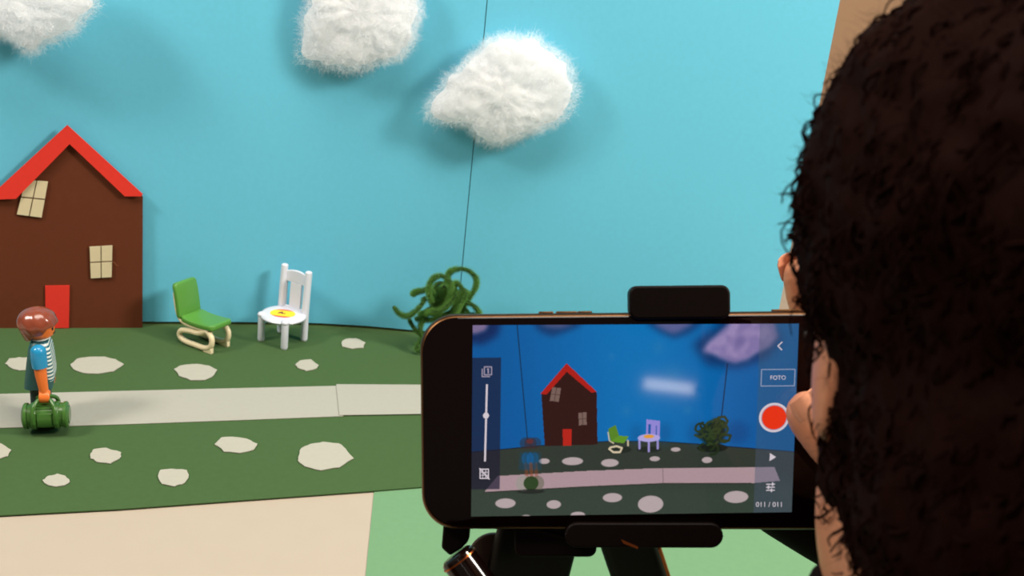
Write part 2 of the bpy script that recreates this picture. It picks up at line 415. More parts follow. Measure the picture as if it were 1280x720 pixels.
# ------------------------------------------------------------------ cotton clouds
def ribbons(g, p, d, length, width, curl, seg=3):
    up = Vector((random.gauss(0, 1), random.gauss(0, 1), random.gauss(0, 1))); a = d.cross(up)
    if a.length < 1e-6: return
    a.normalize(); k = len(g.v); q = p.copy()
    for i in range(seg + 1):
        t = i / seg; ww = width * (1 - 0.75 * t)
        g.v.append(q - a * ww); g.v.append(q + a * ww)
        d = (d + Vector((random.gauss(0, curl), random.gauss(0, curl), random.gauss(0, curl)))).normalized()
        q = q + d * (length / seg)
    for i in range(seg): g.f.append((k + 2 * i, k + 2 * i + 1, k + 2 * i + 3, k + 2 * i + 2))

def raw_mesh(name, g, m, parent, smooth=True):
    me = bpy.data.meshes.new(name); me.from_pydata([tuple(v) for v in g.v], [], g.f); me.update()
    if smooth: me.polygons.foreach_set('use_smooth', [True] * len(me.polygons))
    me.materials.append(M[m]); o = bpy.data.objects.new(name, me); COL.objects.link(o); o.parent = parent; return o

def cloud(outline, centre, depth, label, seed, nfib=18000):
    random.seed(seed)
    cu, cv = centre
    x0 = P(cu, cv, base_c[4].y).x; yb = back_y(x0); yc = yb - depth * 0.48
    C = P(cu, cv, yc)
    ol = [P(u, v, yc) - C for u, v in outline]
    ang = sorted((math.atan2(p.z, p.x), math.hypot(p.x, p.z)) for p in ol)
    def rad(a):
        n = len(ang)
        for i in range(n):
            a0, r0 = ang[i]; a1, r1 = ang[(i + 1) % n]
            if i == n - 1: a1 += 2 * math.pi
            for aa in (a, a + 2 * math.pi):
                if a0 <= aa <= a1:
                    t = (aa - a0) / max(1e-6, a1 - a0); t = t * t * (3 - 2 * t) * 0.5 + t * 0.5
                    return r0 + (r1 - r0) * t
        return ang[0][1]
    tab = np.array([rad(-math.pi + 2 * math.pi * k / 360) for k in range(360)])
    ker = np.exp(-0.5 * (np.arange(-20, 21) / 4.5) ** 2); ker /= ker.sum()
    tab = np.convolve(np.concatenate([tab[-20:], tab, tab[:20]]), ker, 'valid')
    def rad(a):
        q = (a + math.pi) / (2 * math.pi) * 360; i = int(q) % 360; return float(tab[i] + (tab[(i + 1) % 360] - tab[i]) * (q - int(q)))
    off = Vector((seed * 3.1, seed * 1.7, 0))
    def lim(x): return back_y(C.x + x) - C.y - 0.0008
    def surf(th, ph, k=1.0):
        # th: 0 = towards viewer pole, pi = wall pole; ph around outline
        r = rad(ph); s = math.sin(th) ** 0.8 if math.sin(th) > 0 else 0
        p = Vector((math.cos(ph) * r * s, -math.cos(th) * depth * 0.55, math.sin(ph) * r * s))
        nn = noise.fractal(p * 42 + off, 0.9, 2.0, 3) * 0.0050 + noise.fractal(p * 190 + off, 0.8, 2.1, 4) * 0.0012
        n = Vector((p.x, p.y * 1.5, p.z)).normalized()
        q = p * k + n * nn * (0.4 + 0.6 * s)
        q.y = min(q.y, lim(q.x))
        return q, n
    root = thing('cotton_cloud', label, 'cloud', C, group='cotton wool clouds on the blue cards')
    g = Geo(); nu, nv = 110, 60; rings = []
    for i in range(nv + 1):
        th = 0.02 + (math.pi - 0.04) * i / nv
        rings.append([surf(th, -math.pi + 2 * math.pi * j / nu, 0.86)[0] for j in range(nu)])
    g.loft(rings)
    obj('cotton_core', g, 'cotton', root, angle=180)
    g = Geo()
    for k in range(nfib):
        th = math.acos(1 - 2 * random.uniform(0.0, 0.78)); ph = random.uniform(-math.pi, math.pi)
        p, n = surf(th, ph, random.uniform(0.84, 0.97))
        tang = Vector((random.gauss(0, 1), random.gauss(0, 1), random.gauss(0, 1)))
        edge = math.sin(th)
        d = (n * random.uniform(0.1, 0.8) + tang * 0.8).normalized()
        if p.y > lim(p.x) - 0.002: continue
        ribbons(g, p, d, random.uniform(0.003, 0.0085), random.uniform(0.000035, 0.00007), 0.55)
    for v in g.v: v.y = min(v.y, lim(v.x))
    f = raw_mesh('cotton_fibres', g, 'cotton', root); f['kind'] = 'stuff'
    return root
cloud([(519, 150), (524, 132), (545, 105), (575, 78), (605, 56), (640, 38), (668, 38), (683, 56), (706, 62), (722, 80), (730, 104), (724, 130), (700, 155), (665, 172), (640, 182), (612, 181), (590, 176), (572, 160), (545, 158)],
      (630, 112), 0.027, 'pear shaped cotton wool cloud over the upright card joint', 3)
cloud([(368, 78), (374, 40), (378, 0), (388, -45), (430, -75), (485, -68), (522, -35), (532, 15), (528, 50), (516, 66), (485, 80), (450, 92), (420, 90), (395, 82)],
      (452, 12), 0.025, 'cotton wool cloud cut by the top frame edge, middle one', 5)
cloud([(124, 0), (118, 18), (104, 36), (80, 50), (56, 54), (36, 72), (28, 60), (10, 45), (-20, 42), (-62, 30), (-80, -15), (-45, -60), (30, -75), (100, -48)],
      (20, -4), 0.025, 'cotton wool cloud with a dangling wisp, top left corner', 8)

# ------------------------------------------------------------------ green cantilever toy chair
def green_chair():
    c0 = G(255, 430.5, GZ)
    # local: +x forward (where the sitter looks), y sideways
    root = thing('toy_chair', 'green toy chair on a cream looped runner frame', 'chair', (c0.x, c0.y, GZ), R(-27), 'toy chairs in front of the sky card')
    hw = 9.3
    def prof(pts, half, th, name, m, r=3.0):
        pts = smooth_path([(a, 0, b) for a, b in pts], 8)
        # resample so the rounded ends get enough rings
        L = [0.0]
        for p, q in zip(pts, pts[1:]): L.append(L[-1] + (q - p).length)
        tot = L[-1]; ss = [r * (1 - math.cos(R(x))) for x in (12, 30, 50, 70, 90)]
        ss = ss + [r + (tot - 2 * r) * k / 6 for k in range(1, 6)] + [tot - x for x in reversed(ss)]
        rings = []
        for q in ss:
            i = min(max(0, int(np.searchsorted(L, q)) - 1), len(pts) - 2); f = (q - L[i]) / max(1e-9, L[i + 1] - L[i])
            p = pts[i].lerp(pts[i + 1], f); t = (pts[i + 1] - pts[i]).normalized(); n = Vector((-t.z, 0, t.x))
            e = min(q, tot - q); w_ = half - (r - math.sqrt(max(0, r * r - max(0, r - e) ** 2))); tk = th * (0.55 if e < 0.3 else 1.0)
            c_ = p - n * th / 2
            rings.append([(c_ + Vector((0, a, 0)) + n * b) * mm for a, b in rrect(w_, abs(tk) / 2, min(0.9, abs(tk) * 0.4), 3)])
        return obj(name, Geo().loft(rings), m, root, angle=70)
    prof([(-11.5, 18.6), (-4, 17.6), (6, 17.8), (14.5, 18.8)], hw, 3.2, 'seat', 'chairgreen')
    prof([(-10.8, 15.6), (-12.0, 23), (-13.6, 31), (-15.8, 38.5)], hw, -3.2, 'backrest', 'chairgreen')
    # cream bars under seat and behind back
    for s in (-1, 1):
        y = s * (hw - 2.0)
        bar = smooth_path([(-17.2, y, 31), (-15.6, y, 22), (-13, y, 16), (-8, y, 13.8), (2, y, 13.8), (9, y, 14.2)], 5)
        obj('frame_bar', Geo().tube([p * mm for p in bar], 1.35 * mm, 10, round_ends=True), 'cream', root)
        loop = smooth_path([(9, y, 13.6), (12.6, y, 10.2), (12.2, y, 5), (8, y, 2.3), (0, y, 1.9), (-9, y, 2.2), (-13, y, 4.4), (-12, y, 8), (-6, y, 9.8), (2, y, 10.6), (6, y, 12.4)], 6, True)
        obj('runner_loop', Geo().tube([p * mm for p in loop], 1.75 * mm, 12, closed=True), 'cream', root)
        obj('foot', Geo().slab([Vector((x, y - 1.3, z)) * mm for x, z in ((6.5, 0), (13.3, 0), (13.3, 3.4), (11.5, 6.5), (9.5, 3))], (0, 2.6 * mm, 0)), 'cream', root, bevel=0.0003)
    obj('cross_bar', Geo().cyl(Vector((5, -hw + 2, 10.9)) * mm, Vector((5, hw - 2, 10.9)) * mm, 1.4 * mm, n=12), 'cream', root)
    root.scale = (1.12,) * 3
    return root
green_chair()

# ------------------------------------------------------------------ white toy chair
def white_chair():
    c0 = G(353, 425.5, GZ)
    root = thing('toy_chair', 'white toy chair with round seat and yellow red sticker', 'chair', (c0.x, c0.y, GZ), R(-118), 'toy chairs in front of the sky card')
    # +x forward; back posts at -x
    R0 = 14.6; zs = 19.0
    prof = [(0.0, zs - 3.2), (R0 - 2.2, zs - 3.2), (R0 - 0.6, zs - 2.6), (R0, zs - 1.4), (R0 - 0.7, zs - 0.3), (R0 - 2.2, zs), (0.0, zs)]
    g = Geo(); n = 48; rings = []
    for r, z in prof: rings.append([Vector((max(r, 0.02) * math.cos(2 * math.pi * j / n), max(r, 0.02) * math.sin(2 * math.pi * j / n), z)) * mm for j in range(n)])
    g.loft(rings); obj('seat', g, 'white', root, angle=50)
    legs = [(9.6, -9.6), (9.6, 9.6)]
    for x, y in legs:
        g = Geo(); g.tube([Vector((x, y, 1.4)) * mm, Vector((x, y, zs - 3)) * mm, Vector((x, y, zs - 1.2)) * mm], 2.3 * mm, 16, round_ends=True)
        lg = obj('leg', g, 'white', root)
        obj('leg_cap', Geo().ell(Vector((x, y, zs - 0.8)) * mm, Vector((2.8, 2.8, 1.9)) * mm, nu=16, nv=10), 'white', lg)
    for s in (-1, 1):
        x, y = -9.6, s * 9.8
        g = Geo(); pts = [(x, y, 1.4), (x, y, zs), (x - 0.6, y, 32), (x - 1.6, y, 46.5)]
        g.tube([Vector(p) * mm for p in pts], [2.3 * mm, 2.4 * mm, 2.35 * mm, 2.25 * mm], 16)
        g.ell(Vector((x - 1.6, y, 46.5)) * mm, Vector((2.25, 2.25, 0.9)) * mm, nu=16, nv=8)
        g.ell(Vector((x, y, 1.4)) * mm, 2.3 * mm, nu=16, nv=8)
        obj('leg', g, 'white', root, label='tall rear leg that runs up as back post')
    # backrest: crest rail and two splat slots
    def xb(z): return -9.6 - max(0, (z - 19)) * 0.058
    def boardpc(ys, z0, z1, name, arch=0.0):
        g = Geo(); N = 10; rings = []
        for k in range(N + 1):
            y = ys[0] + (ys[1] - ys[0]) * k / N; a = arch * (1 - (y / 9.0) ** 2); bow = 1.6 * (1 - (y / 9.6) ** 2)
            z1k = z1 + a
            rings.append([Vector((xb(z0) - bow - 0.9, y, z0)) * mm, Vector((xb(z0) - bow + 0.9, y, z0)) * mm, Vector((xb(z1k) - bow + 0.9, y, z1k)) * mm, Vector((xb(z1k) - bow - 0.9, y, z1k)) * mm])
        return g.loft(rings)
    obj('back_rail', boardpc((-8.6, 8.6), 36.5, 43.0, 'r', 1.6), 'white', root, bevel=0.0004)
    obj('back_splat', boardpc((-4.4, 4.4), 17.0, 36.6, 's'), 'white', root, bevel=0.0003)
    obj('back_rail', boardpc((-8.6, 8.6), 16.5, 20.0, 'r'), 'white', root, bevel=0.0003)
    for s in (-1, 1):
        obj('back_edge', boardpc((s * 7.2, s * 8.6) if s > 0 else (-8.6, -7.2), 19.0, 36.6, 'e'), 'white', root)
    # sticker: ellipse, red ends, small crest. long axis follows the camera's left-right
    st = thing('sticker', '', ''); del st['label']; del st['category']
    st.parent = root; st.location = (0.8 * mm, 0, zs * mm + 0.00005); st.rotation_euler = (0, 0, R(118))
    def ring_poly(f0, f1, n=20):
        a, b = 8.0, 6.6; pts = []
        for k in range(n + 1):
            y = f0 + (f1 - f0) * k / n; pts.append((a * math.sqrt(max(0, 1 - (y / b) ** 2)), y))
        return [Vector((x, y, 0)) * mm for x, y in pts] + [Vector((-x, y, 0)) * mm for x, y in reversed(pts)]
    for nm, f0, f1, m in (('sticker_band', -6.6, -4.6, 'stred'), ('sticker_centre', -4.6, 4.4, 'yellow'), ('sticker_band', 4.4, 6.6, 'stred')):
        pts = ring_poly(f0, f1); cl = []
        for p in pts:
            if not cl or (p - cl[-1]).length > 1e-6: cl.append(p)
        obj(nm, Geo().slab(cl, (0, 0, 0.00015)), m, st, flat=True)
    g = Geo()
    for dx, dy, rx, ry in ((-1.4, 0.6, 1.3, 1.3), (0.2, -0.6, 1.0, 0.9), (-2.6, -0.4, 0.4, 1.2), (1.4, -0.3, 0.35, 1.0), (-0.8, 2.0, 0.9, 0.5)):
        g.slab([Vector((dx + rx * math.cos(a), dy + ry * math.sin(a), 0)) * mm for a in [2 * math.pi * k / 12 for k in range(12)]], (0, 0, 0.00006))
    cr = obj('sticker_crest', g, 'stink', st, flat=True); cr.location = (0, 0, 0.00016)
    root.scale = (1.10,) * 3
    return root
white_chair()

# ------------------------------------------------------------------ chenille bush
def bush():
    random.seed(21)
    base = G(545, 440, GZ); yb = base.y
    root = thing('chenille_bush', 'green pipe cleaner bush bent into loops against the sky', 'bush', (base.x, base.y, GZ))
    def Z(pts):   # zoomed picture coordinates -> place; third is mm towards the viewer
        return [P(470 + a / 6.0, 320 + b / 6.0, yb - d * mm) - Vector((base.x, base.y, GZ)) for a, b, d in pts]
    stems = [
        [(135, 385, 4), (175, 432, 6), (228, 452, 8), (290, 420, 9), (345, 360, 8), (365, 315, 5)],
        [(420, 345, 6), (398, 290, 7), (400, 215, 8), (440, 160, 9), (500, 150, 10), (555, 195, 10), (565, 255, 9), (555, 320, 6), (500, 400, 0)],
        [(450, 470, -6), (520, 240, -6), (545, 130, -4), (610, 98, -2), (690, 108, -2), (750, 165, -2), (748, 235, -3), (705, 305, -3), (660, 370, -4), (640, 470, -4)],
        [(275, 290, -4), (295, 268, -2), (340, 265, 0), (390, 245, 0), (430, 300, -3), (440, 420, -5)],
        [(330, 440, 0), (410, 420, 9), (480, 405, 11), (545, 365, 12), (600, 300, 11), (650, 270, 8), (690, 285, 4)],
        [(600, 420, 8), (640, 350, 10), (672, 285, 9), (640, 235, 8), (600, 200, 6), (580, 245, 4), (600, 330, 0), (570, 470, -2)],
        [(640, 330, 0), (700, 355, 2), (745, 385, 3), (775, 440, 2), (740, 490, 0)],
        [(250, 480, 2), (285, 540, 4), (345, 590, 4), (400, 560, 2), (450, 500, 0), (480, 420, -3)],
        [(390, 400, 2), (360, 470, 4), (330, 530, 4), (345, 610, 6), (300, 690, 8), (330, 715, 8)],
        [(430, 360, 2), (470, 300, 2), (510, 230, 4), (520, 300, 2), (470, 430, 0), (450, 560, -2), (440, 690, 0)],
        [(300, 470, 0), (380, 480, 2), (480, 470, 4), (580, 450, 4), (680, 440, 2), (740, 450, 0)],
        [(420, 330, -9), (470, 250, -10), (540, 230, -9), (580, 300, -9), (520, 370, -9), (440, 380, -8)],
        [(450, 420, -7), (410, 330, -8), (450, 220, -8), (500, 210, -8), (530, 300, -6), (500, 380, -6)],
        [(540, 440, -8), (600, 380, -8), (640, 300, -7), (600, 260, -7), (540, 290, -8)],
        [(330, 460, -4), (400, 400, -6), (480, 350, -7), (560, 330, -8), (620, 350, -6), (690, 420, -4)],
        [(380, 420, -4), (450, 440, -2), (540, 430, -3), (620, 400, -5), (560, 560, -4), (520, 700, -2)],
    ]
    for s in stems:
        pts = smooth_path(Z(s), 14)
        pts = [Vector((p.x, p.y, max(p.z, 0.0012))) for p in pts]
        g = Geo(); g.tube(pts, 1.25 * mm, 8, round_ends=True)
        core = obj('chenille_stem', g, 'wire', root)
        f = Geo()
        L = [0.0]
        for a, b in zip(pts, pts[1:]): L.append(L[-1] + (b - a).length)
        nb = int(L[-1] * 1000 * 120)
        for _ in range(nb):
            q = random.uniform(0, L[-1]); i = min(max(0, int(np.searchsorted(L, q)) - 1), len(pts) - 2)
            t = (q - L[i]) / max(1e-9, L[i + 1] - L[i]); p = pts[i].lerp(pts[i + 1], t); tn = (pts[i + 1] - pts[i]).normalized()
            d = Vector((random.gauss(0, 1), random.gauss(0, 1), random.gauss(0, 1))); d = (d - tn * d.dot(tn)).normalized()
            d2 = (d + tn * random.uniform(-.35, .35)).normalized(); w = tn.cross(d2).normalized() * 0.00012
            k = len(f.v); e = p + d2 * random.uniform(2.5, 3.8) * mm
            if e.z < 0.0002: continue
            f.v += [p + d * 0.0009 - w, p + d * 0.0009 + w, e]; f.f.append((k, k + 1, k + 2))
        b = raw_mesh('bristles', f, 'chenille', core, smooth=False); b['kind'] = 'stuff'
bush()

# ------------------------------------------------------------------ toy figure
def toy_figure():
    c0 = G(53, 527, PZ + PT)
    root = thing('toy_figure', 'brown haired plastic toy figure in teal vest and striped shirt', 'toy figure', (c0.x, c0.y, PZ + PT), R(16))
    # +x is where it looks
    def sect(z, x0, x1, hw, r, n=6):
        cx = (x0 + x1) / 2; hx = (x1 - x0) / 2
        return [Vector((cx + a, b, z)) * mm for a, b in rrect(hx, hw, r, n)]
    for s in (-1, 1):
        g = Geo()
        rings = []
        for z, x0, x1, y0, y1 in ((2.5, -4.5, 5.0, 1.0, 8.6), (12, -5, 4.8, 0.8, 8.9), (24, -5.4, 5.0, 0.5, 9.2), (28.5, -5.2, 4.8, 0.4, 9.0)):
            cy = s * (y0 + y1) / 2; hy = (y1 - y0) / 2
            rings.append([Vector(((x0 + x1) / 2 + a, cy + b, z)) * mm for a, b in rrect((x1 - x0) / 2, hy, 2.2, 5)])
        g.loft(rings); lg = obj('leg', g, 'pants', root)
        g = Geo(); cy = s * 4.8
        g.loft([[Vector((1.6 + a * k, cy + b * k, z)) * mm for a, b in rrect(6.8, 4.0, 3.0, 5)] for z, k in ((0, .96), (0.6, 1), (3.0, .98), (4.6, .78))])
        obj('shoe', g, 'shoe', lg)
    # torso / vest
    TS = [(26.0, -8.2, 7.2, 11.6, 4.0), (32, -7.7, 6.9, 11.2, 4.2), (42, -6.6, 6.4, 10.2, 4.4), (49, -5.7, 5.6, 9.2, 4.4), (52.5, -4.6, 4.4, 7.4, 3.8), (54.0, -3.0, 3.0, 4.8, 2.8)]
    obj('vest', Geo().loft([sect(*t) for t in TS]), 'vest', root)
    # shirt front: proud panel over the chest
    g = Geo(); rings = []
    for z, x0, x1, hw, r in [(30.5, 0.8, 7.9, 9.4, 4.2), (34, 0.6, 7.9, 9.9, 4.4), (42, 0.4, 7.2, 9.4, 4.4), (49, 0.6, 6.3, 8.4, 4.2), (53.2, -0.8, 4.9, 6.2, 3.6)]:
        rings.append(sect(z, x0, x1, hw + 0.75, r))
    obj('shirt', g.loft(rings), 'stripes', root)
    # collar
    g = Geo(); g.tube([Vector((0.4 + 4.6 * math.cos(a), 4.9 * math.sin(a), 54.0 + 0.5 * math.cos(a))) * mm for a in [2 * math.pi * k / 24 for k in range(24)]], 0.75 * mm, 8, closed=True)
    obj('collar', g, 'stripes', root)
    # head
    g = Geo(); g.loft([[Vector((0.6 + r * math.cos(a), r * math.sin(a), z)) * mm for a in [2 * math.pi * k / 32 for k in range(32)]] for z, r in ((52, 3.6), (54.5, 3.8), (55.2, 6.4), (56.6, 8.2), (59, 9.0), (66, 9.2), (70, 8.0), (72, 5.0))])
    hd = obj('head', g, 'skintoy', root, angle=60)
    for s in (-1, 1):
        a = R(27) * s; p = Vector((0.6 + 9.1 * math.cos(a), 9.1 * math.sin(a), 62.2)) * mm
        obj('eye', Geo().ell(p, Vector((0.5, 0.95, 1.25)) * mm, Matrix.Rotation(a, 3, 'Z'), 12, 8), 'black', hd)
        a2 = R(92) * s; p2 = Vector((0.2 + 9.0 * math.cos(a2), 9.0 * math.sin(a2), 60.8)) * mm
        obj('ear', Geo().ell(p2, Vector((1.5, 1.0, 2.0)) * mm, None, 12, 8), 'skintoy', hd)
    g = Geo(); g.tube([Vector((0.6 + 8.9 * math.cos(a), 8.9 * math.sin(a), 58.4 - 0.7 * math.cos(a * 4))) * mm for a in [R(-20 + 40 * k / 12) for k in range(13)]], 0.3 * mm, 6)
    obj('mouth', g, 'black', hd)
    # hair: shell with a swept fringe
    nu, nv = 56, 30; g = Geo(); rings = []
    for i in range(nv + 1):
        t = i / nv; ring = []
        for j in range(nu):
            ph = -math.pi + 2 * math.pi * j / nu        # 0 = face
            fr = math.cos(ph)
            # lower limit of the hair around the head
            low = 63.8 if fr > 0.55 else (57.8 if fr > -0.15 else 53.6)
            k1 = 1 / (1 + math.exp(-(fr - 0.42) * 16)); k2 = 1 / (1 + math.exp(-(fr + 0.30) * 10))
            low = 53.4 + (58.8 - 53.4) * k2 + (65.2 - 58.8) * k1 + 0.7 * math.sin(ph * 3 + 0.6)
            th = t * math.pi * 0.93
            z = 63.4 + 12.0 * math.cos(th) if True else 0
            zz = 75.4 - (75.4 - low) * (1 - math.cos(th * 0.5 / 0.93 * 1.0)) / (1 - math.cos(math.pi * 0.5))
            hh = (zz - 64.0) / 11.4
            rr = 11.9 * math.sqrt(max(0.0, 1 - max(0, hh) ** 2.3)) if hh > 0 else 11.9 - 0.22 * (64 - zz) ** 1.25
            bx = -0.6 - (0.9 if fr < 0 else 0) * abs(fr)
            lump = 1 + 0.02 * math.sin(ph * 9 + zz * 0.5)
            ring.append(Vector((bx + rr * lump * 1.04 * math.cos(ph), rr * lump * math.sin(ph), zz)) * mm)
        rings.append(ring)
    inner = [[Vector((0.6 * mm + (p.x - 0.6 * mm) * 0.80, p.y * 0.80, p.z)) for p in rings[-1]]]
    inner.append([Vector((0.6 * mm + (p.x - 0.6 * mm) * 0.62, p.y * 0.62, 0.070)) for p in rings[-1]])
    g.loft(rings + inner)
    obj('hair', g, 'hairtoy', root, angle=50)
    hs = Matrix.Translation((0, 0, 0.0535)) @ Matrix.Diagonal((0.86, 0.86, 0.86, 1)) @ Matrix.Translation((0, 0, -0.0535))
    for o_ in [hd] + list(c_ for c_ in root.children if c_.name.startswith('hair')):
        o_.data.transform(hs)
        for c_ in o_.children: c_.data.transform(hs)
    # arms: s=-1 is the arm towards the viewer
    for s in (-1, 1):
        arm = thing('arm', '', ''); del arm['label']; del arm['category']; arm.parent = root
        sh = Vector((0.4, s * 10.4, 48.4)); el = Vector((1.6, s * 12.2, 36)); wr = Vector((3.0, s * 12.8, 26.0))
        g = Geo(); g.tube([p * mm for p in (sh + Vector((0, s * 0.4, 1.2)), sh + Vector((0.1, s * 0.8, -2)), sh.lerp(el, 0.62))], [4.4 * mm, 4.5 * mm, 4.3 * mm], 18, round_ends=False)
        g.ell((sh + Vector((0, s * 0.4, 1.2))) * mm, 4.4 * mm, nu=18, nv=12)
        obj('sleeve', g, 'sleeve', arm, angle=60)
        g = Geo(); g.tube([p * mm for p in (sh.lerp(el, 0.5), el, wr)], [3.5 * mm, 3.3 * mm, 2.5 * mm], 16)
        obj('forearm', g, 'skintoy', arm)
        # clip hand: cuff and open ring around the grip
        g = Geo(); hc = wr + Vector((0.2, s * 0.2, -3.2))
        g.ell((wr + Vector((0, 0, -0.2))) * mm, Vector((3.0, 2.6, 2.2)) * mm, nu=16, nv=10)
        arc = [hc + Vector((0.1, 2.6 * math.cos(a), 2.6 * math.sin(a))) for a in [R(-60 + 300 * k / 20) for k in range(21)]]
        arc = [hc + Vector((0.1, s * (p - hc).y, (p - hc).z)) for p in arc]
        rings = []
        for p in arc:
            d = Vector((0, (p - hc).y, (p - hc).z)).normalized()
            rings.append([(p + Vector((a, 0, 0)) + d * b) * mm for a, b in rrect(3.0, 1.15, 0.9, 3)])
        g.loft(rings); obj('hand', g, 'skintoy', arm, angle=60)
    hand = Matrix.Translation((c0.x, c0.y, PZ + PT)) @ Matrix.Rotation(R(16), 4, 'Z') @ (Vector((3.2, -13.0, 22.8)) * mm)
    return hand
grip = toy_figure()

# ------------------------------------------------------------------ green duffel bag hanging from the hand
def duffel():
    root = thing('duffel_bag', 'shiny green toy duffel bag held by the toy figure', 'bag', (grip.x + 0.0, grip.y - 0.0, grip.z), R(14))
    root.scale = (0.92,) * 3
    # local origin at the grip, bag hangs below, long axis x
    zc = -13.0; rr = 7.7; L = 12.6; tilt = Matrix.Rotation(R(-3), 3, 'Y')
    T0 = lambda x, y, z: (tilt @ Vector((x, y, z))) * mm
    def ringx(x, r, n=36, sq=0.9): return [T0(x, r * 0.98 * math.cos(a), zc + r * math.sin(a)) for a in [2 * math.pi * k / n for k in range(n)]]
    obj('body', Geo().loft([ringx(x, r) for x, r in ((-L + 1.5, rr - 0.7), (-L + 1.7, rr - 0.15), (-8, rr), (0, rr + 0.25), (8, rr), (L - 1.7, rr - 0.15), (L - 1.5, rr - 0.7))]), 'bag', root)
    for s in (-1, 1):
        cap = [(L - 2.0, rr - 1.2), (L - 1.9, rr + 0.55), (L - 0.2, rr + 0.6), (L + 0.6, rr - 0.2), (L + 0.9, rr - 1.0), (L + 0.7, rr - 1.8), (L + 1.4, rr - 2.6), (L + 1.5, 0.05)]
        obj('end_cap', Geo().loft([ringx(s * x, r) for x, r in cap]), 'bag', root)
        x = s * 6.6
        obj('strap', Geo().loft([ringx(x + dx, r) for dx, r in ((-1.5, rr - 0.2), (-1.5, rr + 0.75), (-1.1, rr + 1.0), (1.1, rr + 1.0), (1.5, rr + 0.75), (1.5, rr - 0.2))]), 'bag', root, angle=60)
    # two handles meeting in the hand
    for s in (-1, 1):
        pts = [(-6.6, s * 8.2, zc - 1.5), (-6.7, s * 8.4, zc + 4), (-6.0, s * 6.4, zc + 8.6), (-3.8, s * 3.0, -1.4), (0, s * 1.1, 0.0), (3.8, s * 3.0, -1.4), (6.0, s * 6.4, zc + 8.6), (6.7, s * 8.4, zc + 4), (6.6, s * 8.2, zc - 1.5)]
        obj('handle', Geo().tube([T0(*p) for p in smooth_path(pts, 6)], 1.25 * mm, 12, round_ends=True), 'bag', root)
    # zip ridge and front pocket
    for dy, dz, w in ((-2.6, 7.5, 0.5), (-4.4, 6.6, 0.45)):
        obj('zip_ridge', Geo().tube([T0(x, dy, zc + dz + 0.1) for x in (-4.6, 0, 4.6)], w * mm, 8, round_ends=True), 'bag', root)
    g = Geo(); rings = []
    for x in (-4.8, -4.2, 4.2, 4.8):
        e = 0.3 if abs(x) > 4.5 else 1.0
        rings.append([T0(x, -(rr + o * e) * math.cos(a), zc + (rr + o * e) * math.sin(a)) for a, o in ((R(34), 0.1), (R(32), 0.95), (R(10), 1.0), (R(-14), 1.0), (R(-30), 0.95), (R(-33), 0.1))])
    obj('front_pocket', g.loft(rings), 'bag', root, bevel=0.0003)
duffel()

# ------------------------------------------------------------------ phone
PW, PH, PD = 0.0785, 0.0378, 0.0082     # half length, half height, depth
pc_front = D(806, 527, 0.4167)
yaw, roll = R(-3.5), R(0.6)
Xp = (AX_R * math.cos(yaw) + AX_F * math.sin(yaw)).normalized()
Up = AX_U.copy(); Np = Xp.cross(Up).normalized()          # towards the viewer
if Np.dot(AX_F) > 0: Np = -Np
rot = Matrix((Xp, Up, Np)).transposed() @ Matrix.Rotation(roll, 3, 'Z')
PM = Matrix.Translation(pc_front) @ rot.to_4x4()
def ph_px(u, v):           # picture point on the phone's front plane -> local x, y
    p = PM.inverted() @ onplane(u, v, pc_front, PM.to_3x3() @ Vector((0, 0, 1))); return p.x, p.y
phone = thing('smartphone', 'black smartphone with gold edge showing the toy set on screen', 'phone', matrix=PM)
ol = rrect(PW, PH, 0.0122, 10)
def pring(k, z): return [Vector((x - math.copysign(k, x) if abs(x) > k else x, y - math.copysign(k, y) if abs(y) > k else y, z)) for x, y in ol]
obj('frame', Geo().loft([pring(0.0016, -PD), pring(0.0004, -PD + 0.0009), pring(0, -PD + 0.002), pring(0, -0.0022), pring(0.0005, -0.0008), pring(0.0011, -0.0002)]), 'gold', phone, angle=60, label='gold metal frame')
obj('front_glass', Geo().loft([pring(0.0011, -0.0010), pring(0.0011, -0.0001), pring(0.0014, 0.0001)]), 'glass', phone, angle=30)
for u in (682, 708, 731):
    x, y = ph_px(u, 392)
    obj('side_button', Geo().box((x, PH + 0.0002, -0.0042), ((0.0038 if u == 708 else 0.0026), 0.0005, 0.0011)), 'gold', phone, bevel=0.0004)
x, y = ph_px(985, 392)
obj('side_button', Geo().box((x, PH + 0.0002, -0.0042), (0.0050, 0.0005, 0.0011)), 'gold', phone, bevel=0.0004)

